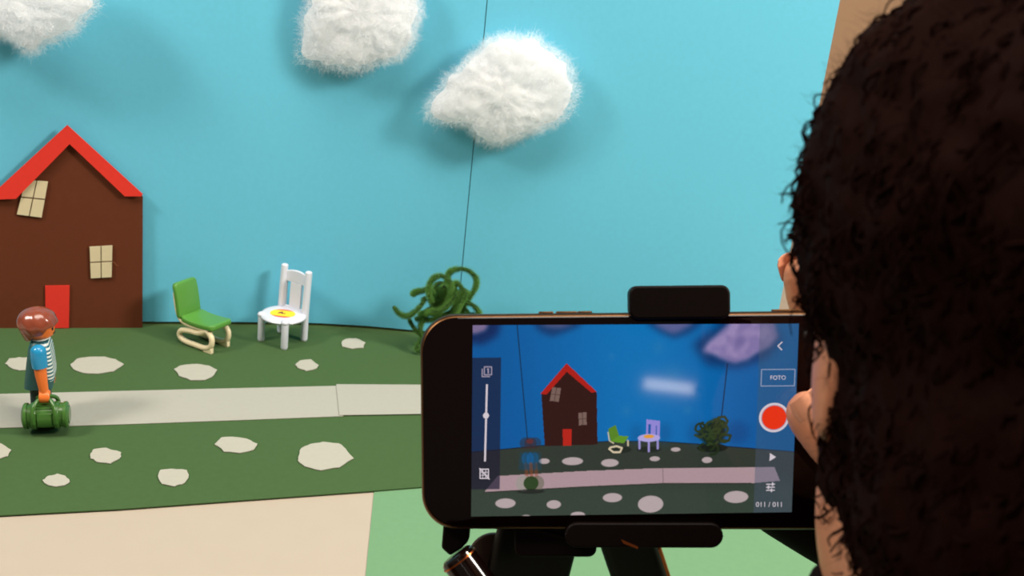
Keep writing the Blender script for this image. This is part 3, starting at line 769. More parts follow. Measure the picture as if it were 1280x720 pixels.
# ---- screen picture, drawn by code into a fine colour grid (zoomed picture coordinates 28..1092 x 44..672)
def screen_picture():
    X0, X1, Y0, Y1 = 28.0, 1092.0, 44.0, 672.0
    W, Hh = 640, 378
    xs = X0 + (np.arange(W) + 0.5) / W * (X1 - X0); ys = Y0 + (np.arange(Hh) + 0.5) / Hh * (Y1 - Y0)
    gx, gy = np.meshgrid(xs, ys)
    img = np.zeros((Hh, W, 3)); S = (X1 - X0) / W
    def blur(a, px):
        n = max(1, int(round(px)))
        if n < 1: return a
        for _ in range(3):
            for ax in (0, 1):
                p = np.pad(a, [(n, n) if i == ax else (0, 0) for i in range(a.ndim)], mode='edge'); cs = np.cumsum(p, axis=ax)
                z = np.zeros_like(np.take(cs, [0], axis=ax)); cs = np.concatenate([z, cs], axis=ax)
                k = 2 * n + 1; a = (np.take(cs, range(k, cs.shape[ax]), axis=ax) - np.take(cs, range(0, cs.shape[ax] - k), axis=ax)) / k
        return a
    def poly(pts, soft=0.6):
        m = np.zeros((Hh, W), bool); n = len(pts)
        for i in range(n):
            (xa, ya), (xb, yb) = pts[i], pts[(i + 1) % n]
            if ya == yb: continue
            cnd = ((ya > gy) != (yb > gy)) & (gx < (xb - xa) * (gy - ya) / (yb - ya) + xa); m ^= cnd
        m = m.astype(float)
        return blur(m, soft) if soft >= 1 else m
    def elli(cx, cy, rx, ry): return np.clip((1 - np.sqrt(((gx - cx) / rx) ** 2 + ((gy - cy) / ry) ** 2)) * min(rx, ry) / S + 0.5, 0, 1)
    def line(pts, wd):
        d = np.full((Hh, W), 1e9)
        for (xa, ya), (xb, yb) in zip(pts, pts[1:]):
            l2 = (xb - xa) ** 2 + (yb - ya) ** 2 + 1e-9; t = np.clip(((gx - xa) * (xb - xa) + (gy - ya) * (yb - ya)) / l2, 0, 1)
            d = np.minimum(d, np.hypot(gx - xa - t * (xb - xa), gy - ya - t * (yb - ya)))
        return np.clip((wd - d) / S + 0.5, 0, 1)
    def put(mask, rgb, a=1.0):
        nonlocal img
        m = (mask * a)[..., None]; img = img * (1 - m) + np.array(rgb, float) * m
    rng = np.random.default_rng(4)
    tx = (gx - X0) / (X1 - X0); ty = (gy - Y0) / (Y1 - Y0)
    img[:] = (0, 92, 160); sky = np.stack([0 * tx, 84 + 26 * np.exp(-((tx - .52) / .3) ** 2) - 6 * ty, 148 + 28 * np.exp(-((tx - .52) / .32) ** 2) - 4 * ty], -1); img[:] = sky
    # cloud shadows and clouds
    put(poly([(28, 44), (120, 44), (110, 80), (60, 108), (28, 104)], 6), (8, 30, 78), .85); put(poly([(28, 44), (80, 44), (70, 62), (40, 72), (28, 72)], 3), (120, 104, 142))
    put(poly([(230, 44), (390, 44), (350, 62), (290, 82), (250, 66)], 5), (10, 44, 92), .8); put(poly([(250, 44), (360, 44), (320, 56), (280, 54)], 4), (92, 90, 130), .8)
    put(poly([(600, 44), (780, 44), (740, 76), (690, 92), (640, 70)], 5), (20, 52, 104), .8); put(poly([(625, 44), (750, 44), (720, 62), (690, 76), (660, 66)], 4), (104, 100, 146), .8)
    put(poly([(750, 110), (840, 44), (1010, 44), (1040, 100), (990, 160), (900, 190), (800, 180)], 8), (10, 40, 88), .85)
    cl = poly([(784, 134), (800, 104), (838, 72), (866, 44), (1012, 44), (1024, 88), (1000, 120), (960, 140), (930, 162), (890, 172), (850, 160), (820, 146)], 4)
    nz = blur(rng.random((Hh, W)), 5); nz = (nz - nz.mean()) / nz.std()
    put(cl, (146, 130, 176)); put(cl * np.clip(0.5 + 0.45 * nz, 0, 1), (108, 98, 150), .6)
    put(blur(elli(905, 105, 16, 24), 5), (92, 86, 140), .6)
    put(line([(175, 44), (194, 230), (214, 420)], 1.6), (6, 40, 70)); put(line([(866, 176), (852, 352)], 1.8), (8, 36, 66))
    # ground
    put(poly([(28, 462), (150, 452), (270, 442), (480, 430), (640, 431), (780, 442), (1092, 471), (1092, 672), (28, 672)]), (46, 54, 46))
    put(poly([(28, 560), (1092, 575), (1092, 672), (28, 672)], 12), (54, 66, 56), .8)
    put(line([(28, 461), (150, 451), (270, 441), (480, 430), (640, 431), (780, 442), (1092, 471)], 1.4), (16, 24, 30))
    # bush / chair shadows on the sky
    put(blur(elli(905, 405, 40, 38), 6), (6, 62, 122), .55); put(blur(elli(770, 405, 26, 36), 6), (6, 68, 126), .45); put(blur(elli(668, 405, 20, 36), 6), (6, 72, 130), .45); put(blur(elli(575, 405, 20, 32), 6), (6, 72, 130), .4)
    # house
    put(poly([(258, 274), (340, 184), (441, 268), (447, 440), (272, 443)], 0.8), (46, 16, 12))
    put(poly([(254, 272), (340, 171), (441, 266), (424, 269), (341, 199), (276, 273)], 0.8), (168, 26, 16))
    for q in ([(294, 250), (323, 252), (316, 298), (286, 294)], [(382, 335), (408, 333), (410, 374), (384, 376)]):
        put(poly(q), (116, 92, 84)); a = np.array(q, float); put(line([tuple((a[0] + a[1]) / 2), tuple((a[2] + a[3]) / 2)], 1.0), (70, 50, 46)); put(line([tuple((a[1] + a[2]) / 2), tuple((a[0] + a[3]) / 2)], 1.0), (70, 50, 46))
    put(poly([(330, 388), (360, 388), (360, 442), (333, 443)]), (176, 32, 20))
    # path and stones
    put(poly([(72, 592), (116, 540), (400, 527), (660, 520), (1030, 521), (1050, 567), (955, 574), (660, 570), (400, 578)]), (168, 142, 148))
    put(line([(664, 520), (667, 570)], 1.2), (120, 100, 108)); put(line([(72, 593), (400, 579), (667, 571), (955, 574)], 1.2), (30, 34, 30))
    for cx, cy, rx, ry in ((271, 493, 18, 9), (365, 494, 35, 13), (489, 501, 29, 13), (637, 489, 17, 8), (705, 459, 16, 7), (809, 495, 17, 10), (143, 630, 34, 16), (305, 636, 24, 14), (500, 616, 32, 15), (627, 639, 42, 28), (908, 619, 40, 20), (213, 678, 20, 9), (386, 671, 24, 10)):
        put(elli(cx, cy, rx, ry), (176, 160, 162))
    # chairs
    put(elli(520, 458, 40, 12), (20, 26, 22), .6); put(elli(617, 458, 40, 10), (20, 26, 22), .6)
    put(line([(486, 455), (500, 466), (522, 466), (528, 452), (510, 446), (490, 450), (486, 456)], 3.2), (206, 190, 160)); put(line([(547, 428), (548, 444)], 3), (190, 176, 150)); put(line([(481, 400), (486, 428), (500, 436)], 2), (200, 186, 160))
    put(poly([(481, 388), (506, 376), (518, 412), (490, 430)]), (84, 128, 34)); put(poly([(490, 430), (518, 411), (550, 414), (534, 437)]), (92, 142, 36))
    for l in ([(585, 424), (586, 454)], [(616, 430), (617, 464)], [(645, 420), (646, 455)]): put(line(l, 3.6), (150, 140, 200))
    put(poly([(606, 358), (652, 364), (652, 424), (606, 412)]), (140, 130, 206)); put(poly([(614, 374), (622, 374), (622, 408), (614, 406)]), (16, 84, 158)); put(poly([(638, 380), (642, 380), (642, 414), (638, 412)]), (16, 84, 158))
    put(elli(616, 420, 37, 13), (170, 160, 216)); put(elli(616, 415, 17, 6), (218, 150, 50))
    # bush
    put(elli(825, 455, 50, 14), (16, 22, 18), .8)
    rb = np.random.default_rng(9)
    put(poly([(772, 410), (800, 380), (830, 356), (862, 372), (870, 410), (850, 445), (836, 466), (812, 466), (800, 440)], 2), (18, 28, 16), .9)
    for k in range(26):
        cx, cy = 826 + rb.normal(0, 26), 404 + rb.normal(0, 22); rr = rb.uniform(8, 20); a0 = rb.uniform(0, 6)
        put(line([(cx + rr * math.cos(a0 + q), cy + rr * .9 * math.sin(a0 + q)) for q in np.linspace(0, 3.4, 14)], 3.6), ((30, 44, 22), (44, 60, 30), (36, 52, 24))[k % 3])
    put(line([(835, 372), (842, 354), (862, 352), (872, 366), (864, 388)], 4), (46, 58, 34)); put(line([(768, 412), (784, 420), (804, 408)], 4), (44, 58, 30)); put(line([(860, 412), (884, 414), (878, 432), (858, 430)], 4), (40, 54, 28))
    # the figure and its two faint earlier positions
    for dx, al in ((-16, .5), (16, .45), (0, .55)):
        put(elli(224 + dx, 433, 20, 19), (58, 36, 40), al); put(poly([(206 + dx, 462), (242 + dx, 462), (246 + dx, 520), (202 + dx, 520)], 1.2), (20, 66, 96), al)
        put(elli(224 + dx, 484, 12, 20), (10, 96, 160), al); put(line([(226 + dx, 502), (230 + dx, 545)], 6), (140, 66, 36), al)
    put(elli(203, 565, 25, 26), (150, 146, 138), .75); put(elli(250, 565, 22, 24), (110, 104, 92), .7); put(elli(228, 565, 25, 23), (38, 62, 28), .95); put(elli(222, 427, 12, 8), (120, 40, 36), .6)
    put(elli(228, 592, 46, 8), (20, 22, 20), .6)
    # soft smudges in the sky
    for cx, cy, r in ((488, 150, 12), (690, 210, 30), (640, 120, 22), (540, 330, 18), (740, 330, 14)): put(np.clip(1 - np.hypot(gx - cx, gy - cy) / (r * 1.6), 0, 1), (60, 120, 170), .35)
    # interface panels
    pn = np.clip((124 - gx) / S, 0, 1) * np.clip((gy - 150) / S, 0, 1) * np.clip((584 - gy) / S, 0, 1); put(pn, (24, 22, 44), .68)
    pn = np.clip((gx - 966) / S, 0, 1); img = img * (1 - pn[..., None]) + (img * 0.58 + np.array((34, 40, 52)) * 0.9) * pn[..., None] * 1.0
    img += rng.normal(0, 2.0, (Hh, W, 1)); img = np.clip(img, 0, 255)
    # picture -> mesh
    k = 0.00025
    ex = [ph_px(591, 406.5), ph_px(998.5, 404.5), ph_px(989.5, 640), ph_px(589, 645.5)]
    def at(sx, ty):
        a = Vector(ex[0]).lerp(Vector(ex[1]), sx); b = Vector(ex[3]).lerp(Vector(ex[2]), sx); return a.lerp(b, ty)
    n1, n2 = W + 1, Hh + 1
    sx, tyy = np.meshgrid(np.linspace(0, 1, n1), np.linspace(0, 1, n2)); E = np.array(ex)
    pos = ((1 - sx) * (1 - tyy))[..., None] * E[0] + (sx * (1 - tyy))[..., None] * E[1] + (sx * tyy)[..., None] * E[2] + ((1 - sx) * tyy)[..., None] * E[3]
    co = np.concatenate([pos.reshape(-1, 2), np.full((n1 * n2, 1), k)], 1)
    ii = (np.arange(Hh)[:, None] * n1 + np.arange(W)[None, :]).ravel()
    faces = np.stack([ii, ii + n1, ii + n1 + 1, ii + 1], 1)
    me = bpy.data.meshes.new('screen'); me.vertices.add(len(co)); me.vertices.foreach_set('co', co.ravel())
    me.loops.add(faces.size); me.polygons.add(len(faces)); me.loops.foreach_set('vertex_index', faces.ravel())
    me.polygons.foreach_set('loop_start', np.arange(0, faces.size, 4)); me.update(calc_edges=True)
    s = img.reshape(-1, 3) / 255.0; l = np.where(s <= 0.04045, s / 12.92, ((s + 0.055) / 1.055) ** 2.4)
    at_ = me.color_attributes.new('picture', 'FLOAT_COLOR', 'CORNER')
    cc = np.repeat(np.concatenate([l, np.ones((len(l), 1))], 1), 4, axis=0); at_.data.foreach_set('color', cc.astype(np.float32).ravel())
    m = bpy.data.materials.new('lit_screen'); m.use_nodes = True; nt = m.node_tree; b = nt.nodes['Principled BSDF']
    b.inputs['Base Color'].default_value = (0.004, 0.004, 0.005, 1); b.inputs['Roughness'].default_value = 0.05; b.inputs['Specular IOR Level'].default_value = 0.4
    an = nt.nodes.new('ShaderNodeVertexColor'); an.layer_name = 'picture'
    nt.links.new(an.outputs['Color'], b.inputs['Emission Color']); b.inputs['Emission Strength'].default_value = 1.0
    me.materials.append(m)
    o = bpy.data.objects.new('screen', me); COL.objects.link(o); o.parent = phone; o['label'] = 'lit screen with a picture of the toy set'
    return o, lambda zx, zy: at((zx - X0) / (X1 - X0), (zy - Y0) / (Y1 - Y0))
screen, SP = screen_picture()
M['ui_white'] = mat('ui_white', (8, 8, 8), 0.05, emit=(206, 196, 204)); M['ui_grey'] = mat('ui_grey', (8, 8, 8), 0.05, emit=(150, 160, 186))
M['ui_red'] = mat('ui_red', (8, 2, 2), 0.05, emit=(226, 50, 22)); M['ui_dim'] = mat('ui_dim', (8, 8, 8), 0.05, emit=(150, 140, 160))
def ui(name, geos, m, z=0.00032):
    g = Geo()
    for pts in geos: g.slab([Vector((*SP(a, b), z)) for a, b in pts], (0, 0, 0.00003))
    return obj(name, g, m, screen, flat=True)
def disc(cx, cy, r, n=36): return [(cx + r * math.cos(2 * math.pi * k / n), cy + r * math.sin(2 * math.pi * k / n)) for k in range(n)]
def seg(a, b, w):
    a, b = Vector(a), Vector(b); t = (b - a).normalized(); n = Vector((-t.y, t.x)) * w; t = t * w * 0.5
    return [tuple(a + n - t), tuple(b + n + t), tuple(b - n + t), tuple(a - n - t)]
def frame(x0, y0, x1, y1, w): return [seg((x0, y0), (x1, y0), w), seg((x0, y1), (x1, y1), w), seg((x0, y0), (x0, y1), w), seg((x1, y0), (x1, y1), w)]
ui('slider_track', [seg((77, 240), (73, 490), 3.2)], 'ui_white'); ui('slider_knob', [disc(75, 341, 10)], 'ui_white', 0.00036)
ui('layers_icon', frame(68, 181, 92, 207, 1.8) + [seg((61, 188), (61, 213), 1.8), seg((61, 213), (86, 213), 1.8), seg((81, 187), (81, 202), 2.4), seg((77, 189), (81, 187), 1.6)], 'ui_dim')
ui('grid_icon', frame(57, 517, 85, 547, 1.8) + [seg((66, 517), (66, 547), 1.1), seg((76, 517), (76, 547), 1.1), seg((57, 527), (85, 527), 1.1), seg((57, 537), (85, 537), 1.1), seg((55, 514), (88, 550), 1.8)], 'ui_white')
ui('back_arrow', [seg((1040, 105), (1027, 118), 1.8), seg((1027, 118), (1040, 131), 1.8)], 'ui_white')
ui('mode_button', frame(977, 196, 1085, 251, 1.2), 'ui_grey')
ui('record_ring', [disc(1023, 356, 49)], 'ui_white', 0.00032); ui('record_button', [disc(1023, 356, 39.5)], 'ui_red', 0.00040)
ui('record_gap', [[p for p in disc(1023, 356, 42)]], 'ui_dim', 0.00036)
ui('play_icon', [[(1014, 474), (1034, 488), (1013, 501)]], 'ui_white')
ui('settings_icon', [seg((1006, 578), (1033, 578), 1.6), seg((1006, 588), (1033, 588), 1.6), seg((1006, 598), (1033, 598), 1.6), seg((1026, 573), (1026, 583), 2.0), seg((1013, 583), (1013, 593), 2.0), seg((1023, 593), (1023, 603), 2.0)], 'ui_white')
def text(name, s, zx, zy, height, m, bold=0.0):
    cu = bpy.data.curves.new(name, 'FONT'); cu.body = s; cu.align_x = 'CENTER'; cu.align_y = 'CENTER'
    a = SP(zx, zy); sc_ = (SP(zx, zy - height) - a).length
    cu.size = sc_ * 1.38; cu.offset = bold; cu.fill_mode = 'FRONT'; cu.resolution_u = 6
    t = bpy.data.objects.new(name, cu); COL.objects.link(t)
    bpy.context.view_layer.update(); dg = bpy.context.evaluated_depsgraph_get(); me = bpy.data.meshes.new_from_object(t.evaluated_get(dg))
    COL.objects.unlink(t); bpy.data.objects.remove(t)
    me.materials.clear(); me.materials.append(M[m]); me.name = name
    o = bpy.data.objects.new(name, me); COL.objects.link(o); o.parent = screen; o.location = (a.x, a.y, 0.00036); return o
text('mode_lettering', 'FOTO', 1031, 224, 14, 'ui_white', 0.0)
text('counter_lettering', '011 / 011', 1018, 646, 17, 'ui_white', 0.0)

# ------------------------------------------------------------------ tripod with clamp
def tripod():
    foot = Vector((pc_front.x - 0.028, pc_front.y + 0.012, T))
    root = thing('phone_tripod', 'black mini tripod with clamp gripping the phone', 'tripod', foot)
    def loc(x, y, z): return PM @ Vector((x, y, z)) - foot
    def pp(u, v, n=0.0):
        x, y = ph_px(u, v); return loc(x, y, n)
    def block(name, px, n0, n1, m, r, bevel=0.0008, parent=root):
        (u0, v0, u1, v1) = px; xa, ya = ph_px(u0, v0); xb, yb = ph_px(u1, v1)
        cx, cy = (xa + xb) / 2, (ya + yb) / 2; hx, hy = abs(xb - xa) / 2, abs(yb - ya) / 2
        pl = rrect(hx, hy, r, 6)
        return obj(name, Geo().loft([[loc(cx + a, cy + b, n0) for a, b in pl], [loc(cx + a, cy + b, n1) for a, b in pl]]), m, parent, bevel=bevel, seg=3)
    block('clamp_jaw', (786, 357.5, 912, 398), 0.0030, -0.016, 'blackplastic', 0.0030)
    block('clamp_jaw', (706, 652, 903, 683), 0.0030, -0.016, 'blackplastic', 0.0045)
    block('clamp_plate', (800, 380, 898, 670), -0.0090, -0.014, 'blackplastic', 0.003)
    # neck below the clamp
    block('tilt_head', (642, 652, 746, 700), -0.004, -0.022, 'blackplastic', 0.003)
    obj('pan_lock_plate', Geo().slab([pp(a, b, 0.0032) for a, b in ((776, 672), (797, 681), (797, 684), (779, 677))], (0, 0.0006, 0)), 'copper', root)
    # side lever with knob, left
    bar = [pp(a, b, -0.012) for a, b in ((553, 640), (587, 640), (583, 682), (575, 690), (560, 700), (549, 690))]
    obj('lever_arm', Geo().slab(bar, Np * 0.006), 'blackplastic', root, bevel=0.0008)
    k0, k1 = pp(568, 696, -0.004), pp(612, 756, -0.004)
    g = Geo(); ax = (k1 - k0)
    g.tube([k0, k0 + ax * 0.03, k0 + ax * 0.05, k1], [0.0052, 0.0060, 0.0064, 0.0066], 24)
    kn = obj('lever_knob', g, 'blackgloss', root)
    g = Geo(); g.tube([k0 + ax * 0.10 + Np * 0.0, k0 + ax * 0.13], [0.0068, 0.0068], 24); obj('knob_ring', g, 'copper', kn)
    dc = pp(612, 716, -0.022); g = Geo(); g.tube([dc, dc + Np * 0.004], [0.0098, 0.0098], 40); obj('friction_disc', g, 'rubber', root, bevel=0.0006)
    # legs: flattened tapered bars down to the table
    def leg(a, b, w0, w1, th):
        d = (b - a).normalized(); side = d.cross(Np).normalized(); nn = side.cross(d).normalized(); rings = []
        for t in (0, 0.5, 1):
            w = w0 + (w1 - w0) * t; p = a.lerp(b, t); rings.append([p + side * x + nn * y for x, y in rrect(w, th, th * 0.7, 4)])
        lg = obj('leg', Geo().loft(rings), 'blackplastic', root, bevel=0.0006)
        return lg, d, side, nn
    def foot_pad(lg, b, r):
        obj('rubber_foot', Geo().loft([[Vector((b.x + q * r * math.cos(x), b.y + q * r * math.sin(x), z)) for x in [2 * math.pi * k / 20 for k in range(20)]] for z, q in ((0.0001, .9), (0.002, 1), (0.006, .8))]), 'rubber', lg)
    a = pp(676, 655, -0.008); b = G(602, 940) - foot + Vector((0, 0, 0.004)); lg, *_ = leg(a, b, 0.0145, 0.0170, 0.0055); foot_pad(lg, b, 0.008)
    a = pp(778, 662, -0.012); b = G(866, 935) - foot + Vector((0, 0, 0.004)); lg, d, side, nn = leg(a, b, 0.0098, 0.0110, 0.0050); foot_pad(lg, b, 0.008)
    tr = [a.lerp(b, t) + side * (0.0098 + 0.0012 * t) * (1 if side.x > 0 else -1) + nn * 0.001 for t in (0.12, 0.95)]
    obj('trim', Geo().tube(tr, 0.0011, 10), 'copper', lg)
    a = pp(705, 665, -0.018); b = Vector((-0.004, 0.085, 0.004)); lg, *_ = leg(a, b, 0.0085, 0.0085, 0.0050); foot_pad(lg, b, 0.007)
tripod()

# ------------------------------------------------------------------ the person at the phone
def remeshed(name, geo, m, parent, voxel, smooth_it=6, factor=0.5):
    me = bpy.data.meshes.new(name); me.from_pydata([tuple(v) for v in geo.v], [], geo.f); me.update()
    t = bpy.data.objects.new('tmp', me); COL.objects.link(t)
    r = t.modifiers.new('r', 'REMESH'); r.mode = 'VOXEL'; r.voxel_size = voxel; r.use_smooth_shade = True
    s = t.modifiers.new('s', 'SMOOTH'); s.iterations = smooth_it; s.factor = factor
    bpy.context.view_layer.update(); dg = bpy.context.evaluated_depsgraph_get()
    m2 = bpy.data.meshes.new_from_object(t.evaluated_get(dg)); COL.objects.unlink(t); bpy.data.objects.remove(t)
    m2.name = name; m2.materials.clear(); m2.materials.append(M[m]); m2.polygons.foreach_set('use_smooth', [True] * len(m2.polygons))
    o = bpy.data.objects.new(name, m2); COL.objects.link(o)
    if parent: o.parent = parent
    return o
def chain(g, pts, rad, n=18, sub=5):
    pts = [Vector(p) for p in pts]; sp = smooth_path(pts, sub); rr = []
    for i in range(len(pts) - 1):
        for k in range(sub): rr.append(rad[i] + (rad[i + 1] - rad[i]) * k / sub)
    rr.append(rad[-1]); g.tube(sp, rr, n, round_ends=True)

def person():
    random.seed(33)
    HC = D(1415, 360, 0.281)                    # middle of the skull
    hrot = (Matrix.Rotation(R(-10), 3, 'Z') @ Matrix.Rotation(R(0), 3, 'Y') @ Matrix.Rotation(R(-18), 3, 'X'))   # faces +y, turned a little left, bowed
    hl = lambda x, y, z: HC + hrot @ Vector((x, y, z))
    root_loc = Vector((HC.x + 0.02, HC.y - 0.30, -0.75))
    root = thing('person', 'person with curly dark hair and black sweater tapping the phone', 'person', root_loc)
    g = Geo(); W = lambda p: Vector(p) - root_loc
    def el(p, r, rt=hrot): g.ell(W(p), r, rt, 28, 20)
    # head
    el(hl(0, -0.008, 0.010), (0.071, 0.088, 0.070)); el(hl(0, 0.022, -0.034), (0.064, 0.058, 0.074)); el(hl(0, 0.048, -0.078), (0.034, 0.036, 0.028))
    for s in (-1, 1): el(hl(s * 0.037, 0.030, -0.036), (0.026, 0.038, 0.044)); el(hl(s * 0.037, 0.004, -0.056), (0.025, 0.040, 0.044))
    chain(g, [W(hl(0, 0.074, 0.010)), W(hl(0, 0.084, -0.016)), W(hl(0, 0.089, -0.032))], [0.006, 0.008, 0.0105])          # nose
    el(hl(0, 0.078, -0.058), (0.022, 0.009, 0.004)); el(hl(0, 0.077, -0.067), (0.019, 0.009, 0.005))                       # lips
    for s in (-1, 1):
        el(hl(s * 0.064, -0.012, -0.020), (0.006, 0.015, 0.028)); el(hl(s * 0.029, 0.066, 0.013), (0.020, 0.009, 0.006))
    # neck, trunk
    nb = HC + Vector((0.010, -0.105, -0.185))
    chain(g, [W(hl(0, -0.025, -0.060)), W(HC + Vector((0.006, -0.060, -0.120))), W(nb)], [0.050, 0.050, 0.056])
    shL = nb + Vector((-0.150, -0.010, -0.045)); shR = nb + Vector((0.150, 0.020, -0.045))
    hip = Vector((nb.x + 0.01, nb.y - 0.16, -0.265))
    chain(g, [W(nb + Vector((0, -0.01, -0.03))), W(nb.lerp(hip, 0.45)), W(hip)], [0.085, 0.112, 0.120], 24)
    chain(g, [W(shL), W(nb + Vector((0, -0.015, -0.03))), W(shR)], [0.050, 0.070, 0.050], 20)
    # right arm to the phone
    pl = lambda x, y, z: PM @ Vector((x * mm, y * mm, z * mm))
    wrist = pl(74, -30, -46); elbow = pl(225, -100, -30); elbow.z = max(elbow.z, 0.046)
    chain(g, [W(shR), W(shR.lerp(elbow, 0.5) + Vector((0.02, 0, -0.01))), W(elbow)], [0.047, 0.042, 0.036], 20)
    chain(g, [W(elbow), W(elbow.lerp(wrist, 0.4)), W(wrist)], [0.036, 0.034, 0.024], 20)
    # right hand
    kn = {'i': (68, 10, -34), 'm': (62, 0, -36), 'r': (57, -11, -37), 'l': (54, -22, -38)}
    for k, r in (('i', .0115), ('m', .012), ('r', .0115), ('l', .0105)): chain(g, [W(wrist), W(pl(*kn[k]))], [0.019, r])
    chain(g, [W(pl(*kn['i'])), W(pl(*kn['l']))], [0.0115, 0.0105])
    chain(g, [W(pl(*kn['i'])), W(pl(66, 30, -30)), W(pl(60.0, 42, -21)), W(pl(56.0, 51, -16))], [.0100, .0088, .0078, .0062])
    chain(g, [W(pl(*kn['m'])), W(pl(46, 14, -40)), W(pl(36, 15, -28)), W(pl(33, 14, -15.8))], [.0102, .0090, .0080, .0068])
    chain(g, [W(pl(*kn['r'])), W(pl(42, 0, -40)), W(pl(34, 1, -29)), W(pl(32, 0, -15.6))], [.0098, .0088, .0078, .0066])
    chain(g, [W(pl(*kn['l'])), W(pl(42, -16, -38)), W(pl(37, -15, -28)), W(pl(36, -15, -14.6))], [.0086, .0078, .0070, .0058])
    th = [(90, -36, -28), (91, -34, 2), (68.5, -13, 11.0), (54.8, 3.4, 9.4)]
    chain(g, [W(wrist), W(pl(*th[0])), W(pl(*th[1]))], [0.018, 0.0145, 0.0120])
    chain(g, [W(pl(*th[1])), W(pl(*th[2])), W(pl(*th[3]))], [0.0115, 0.0096, 0.0086])
    # left arm rests in the lap
    elL = shL + Vector((-0.05, 0.02, -0.19)); wrL = Vector((nb.x - 0.06, nb.y + 0.10, -0.165))
    chain(g, [W(shL), W(shL.lerp(elL, 0.5)), W(elL)], [0.047, 0.041, 0.035], 20); chain(g, [W(elL), W(elL.lerp(wrL, 0.4)), W(wrL)], [0.035, 0.033, 0.023], 20)
    hd = (wrL - elL).normalized(); sd = hd.cross(Vector((0, 0, 1))).normalized()
    for k, (o_, ln, r) in enumerate(((-.026, .070, .0078), (-.009, .080, .0088), (.009, .084, .0090), (.026, .076, .0088))):
        a = wrL + hd * 0.075 + sd * o_; chain(g, [W(wrL), W(a)], [.018, .0105]); chain(g, [W(a), W(a + hd * ln * .5 + Vector((0, 0, -.006))), W(a + hd * ln + Vector((0, 0, -.030)))], [.0100, r, r * .8])
    a = wrL + hd * .03 + sd * .026; chain(g, [W(wrL), W(a), W(a + hd * .032 + sd * .016), W(a + hd * .06 + sd * .018)], [.016, .0135, .0105, .0085])
    # legs, seated
    for s in (-1, 1):
        hp = hip + Vector((s * 0.085, 0.01, -0.03)); kn_ = Vector((hip.x + s * 0.11, hip.y + 0.36, -0.27)); an = Vector((kn_.x, kn_.y - 0.02, -0.68))
        chain(g, [W(hp), W(kn_)], [0.075, 0.055], 20); chain(g, [W(kn_), W(kn_.lerp(an, .35)), W(an)], [0.055, 0.050, 0.034], 20); chain(g, [W(an), W(an + Vector((0, 0.10, -0.03)))], [0.034, 0.026])
    body = remeshed('body', g, 'skin', root, 0.0021, 10)
    # nails
    def nail(p, nrm, along, w, l):
        nrm = (PM.to_3x3() @ Vector(nrm)).normalized(); al = (PM.to_3x3() @ Vector(along)).normalized(); sd = al.cross(nrm).normalized(); nrm = sd.cross(al)
        gg = Geo(); rings = []
        for t in (-1, -.6, 0, .6, 1):
            ww = w * (1 - 0.22 * t * t * t * t); c0 = W(pl(*p)) + al * l * t
            rings.append([c0 + sd * ww * x + nrm * (-(x * x) * w * 0.42) for x in (-1, -.6, -.2, .2, .6, 1)] + [c0 + sd * ww * x + nrm * (-(x * x) * w * 0.42 - 0.0007) for x in (1, .6, .2, -.2, -.6, -1)])
        gg.loft(rings); return obj('nail', gg, 'nail', body, angle=60)
    nail((55.0, 4.6, 17.9), (-0.15, 0.25, 1), (-.60, .78, -.12), 0.0058, 0.0070)
    nail((53.1, 54.0, -20.5), (-0.35, 0.60, -0.72), (-.30, .80, .50), 0.0046, 0.0052)
    # eyes
    for s in (-1, 1):
        e = Geo(); e.ell(W(hl(s * 0.029, 0.0620, 0.000)), 0.0105, None, 20, 14); ey = obj('eye', e, 'eye', body)
        e = Geo(); e.ell(W(hl(s * 0.029, 0.0712, -0.001)), (0.0048, 0.0022, 0.0048), hrot, 16, 10); obj('iris', e, 'iris', ey)
    # sweater
    g = Geo()
    chain(g, [W(nb + Vector((0, -0.01, -0.03))), W(nb.lerp(hip, 0.45)), W(hip)], [0.095, 0.124, 0.132], 24)
    chain(g, [W(shL), W(nb + Vector((0, -0.015, -0.03))), W(shR)], [0.060, 0.082, 0.060], 20)
    chain(g, [W(HC + Vector((0.006, -0.060, -0.115))), W(nb)], [0.062, 0.070], 20)
    chain(g, [W(shR), W(shR.lerp(elbow, 0.5) + Vector((0.02, 0, -0.01))), W(elbow)], [0.058, 0.052, 0.044], 20)
    chain(g, [W(elbow), W(elbow.lerp(wrist, 0.4)), W(elbow.lerp(pl(58, -21, -48), 1.0))], [0.042, 0.038, 0.029], 20)
    chain(g, [W(shL), W(shL.lerp(elL, 0.5)), W(elL)], [0.058, 0.050, 0.043], 20); chain(g, [W(elL), W(elL.lerp(wrL, 0.4)), W(elL.lerp(wrL, .9))], [0.043, 0.041, 0.033], 20)
    chain(g, [W(D(1066, 748, 0.300)), W(HC + Vector((-0.010, -0.045, -0.125))), W(nb)], [0.013, 0.030, 0.060], 20)
    remeshed('sweater', g, 'sweater', root, 0.0045, 4)
    g = Geo()
    for s in (-1, 1):
        hp = hip + Vector((s * 0.085, 0.01, -0.03)); kn_ = Vector((hip.x + s * 0.11, hip.y + 0.36, -0.27)); an = Vector((kn_.x, kn_.y - 0.02, -0.67))
        chain(g, [W(hp), W(kn_)], [0.086, 0.064], 20); chain(g, [W(kn_), W(kn_.lerp(an, .35)), W(an)], [0.064, 0.060, 0.048], 20)
    chain(g, [W(hip + Vector((-.08, 0, -.02))), W(hip + Vector((.08, 0, -.02)))], [.095, .095], 20)
    remeshed('trousers', g, 'trousers', root, 0.006, 4)
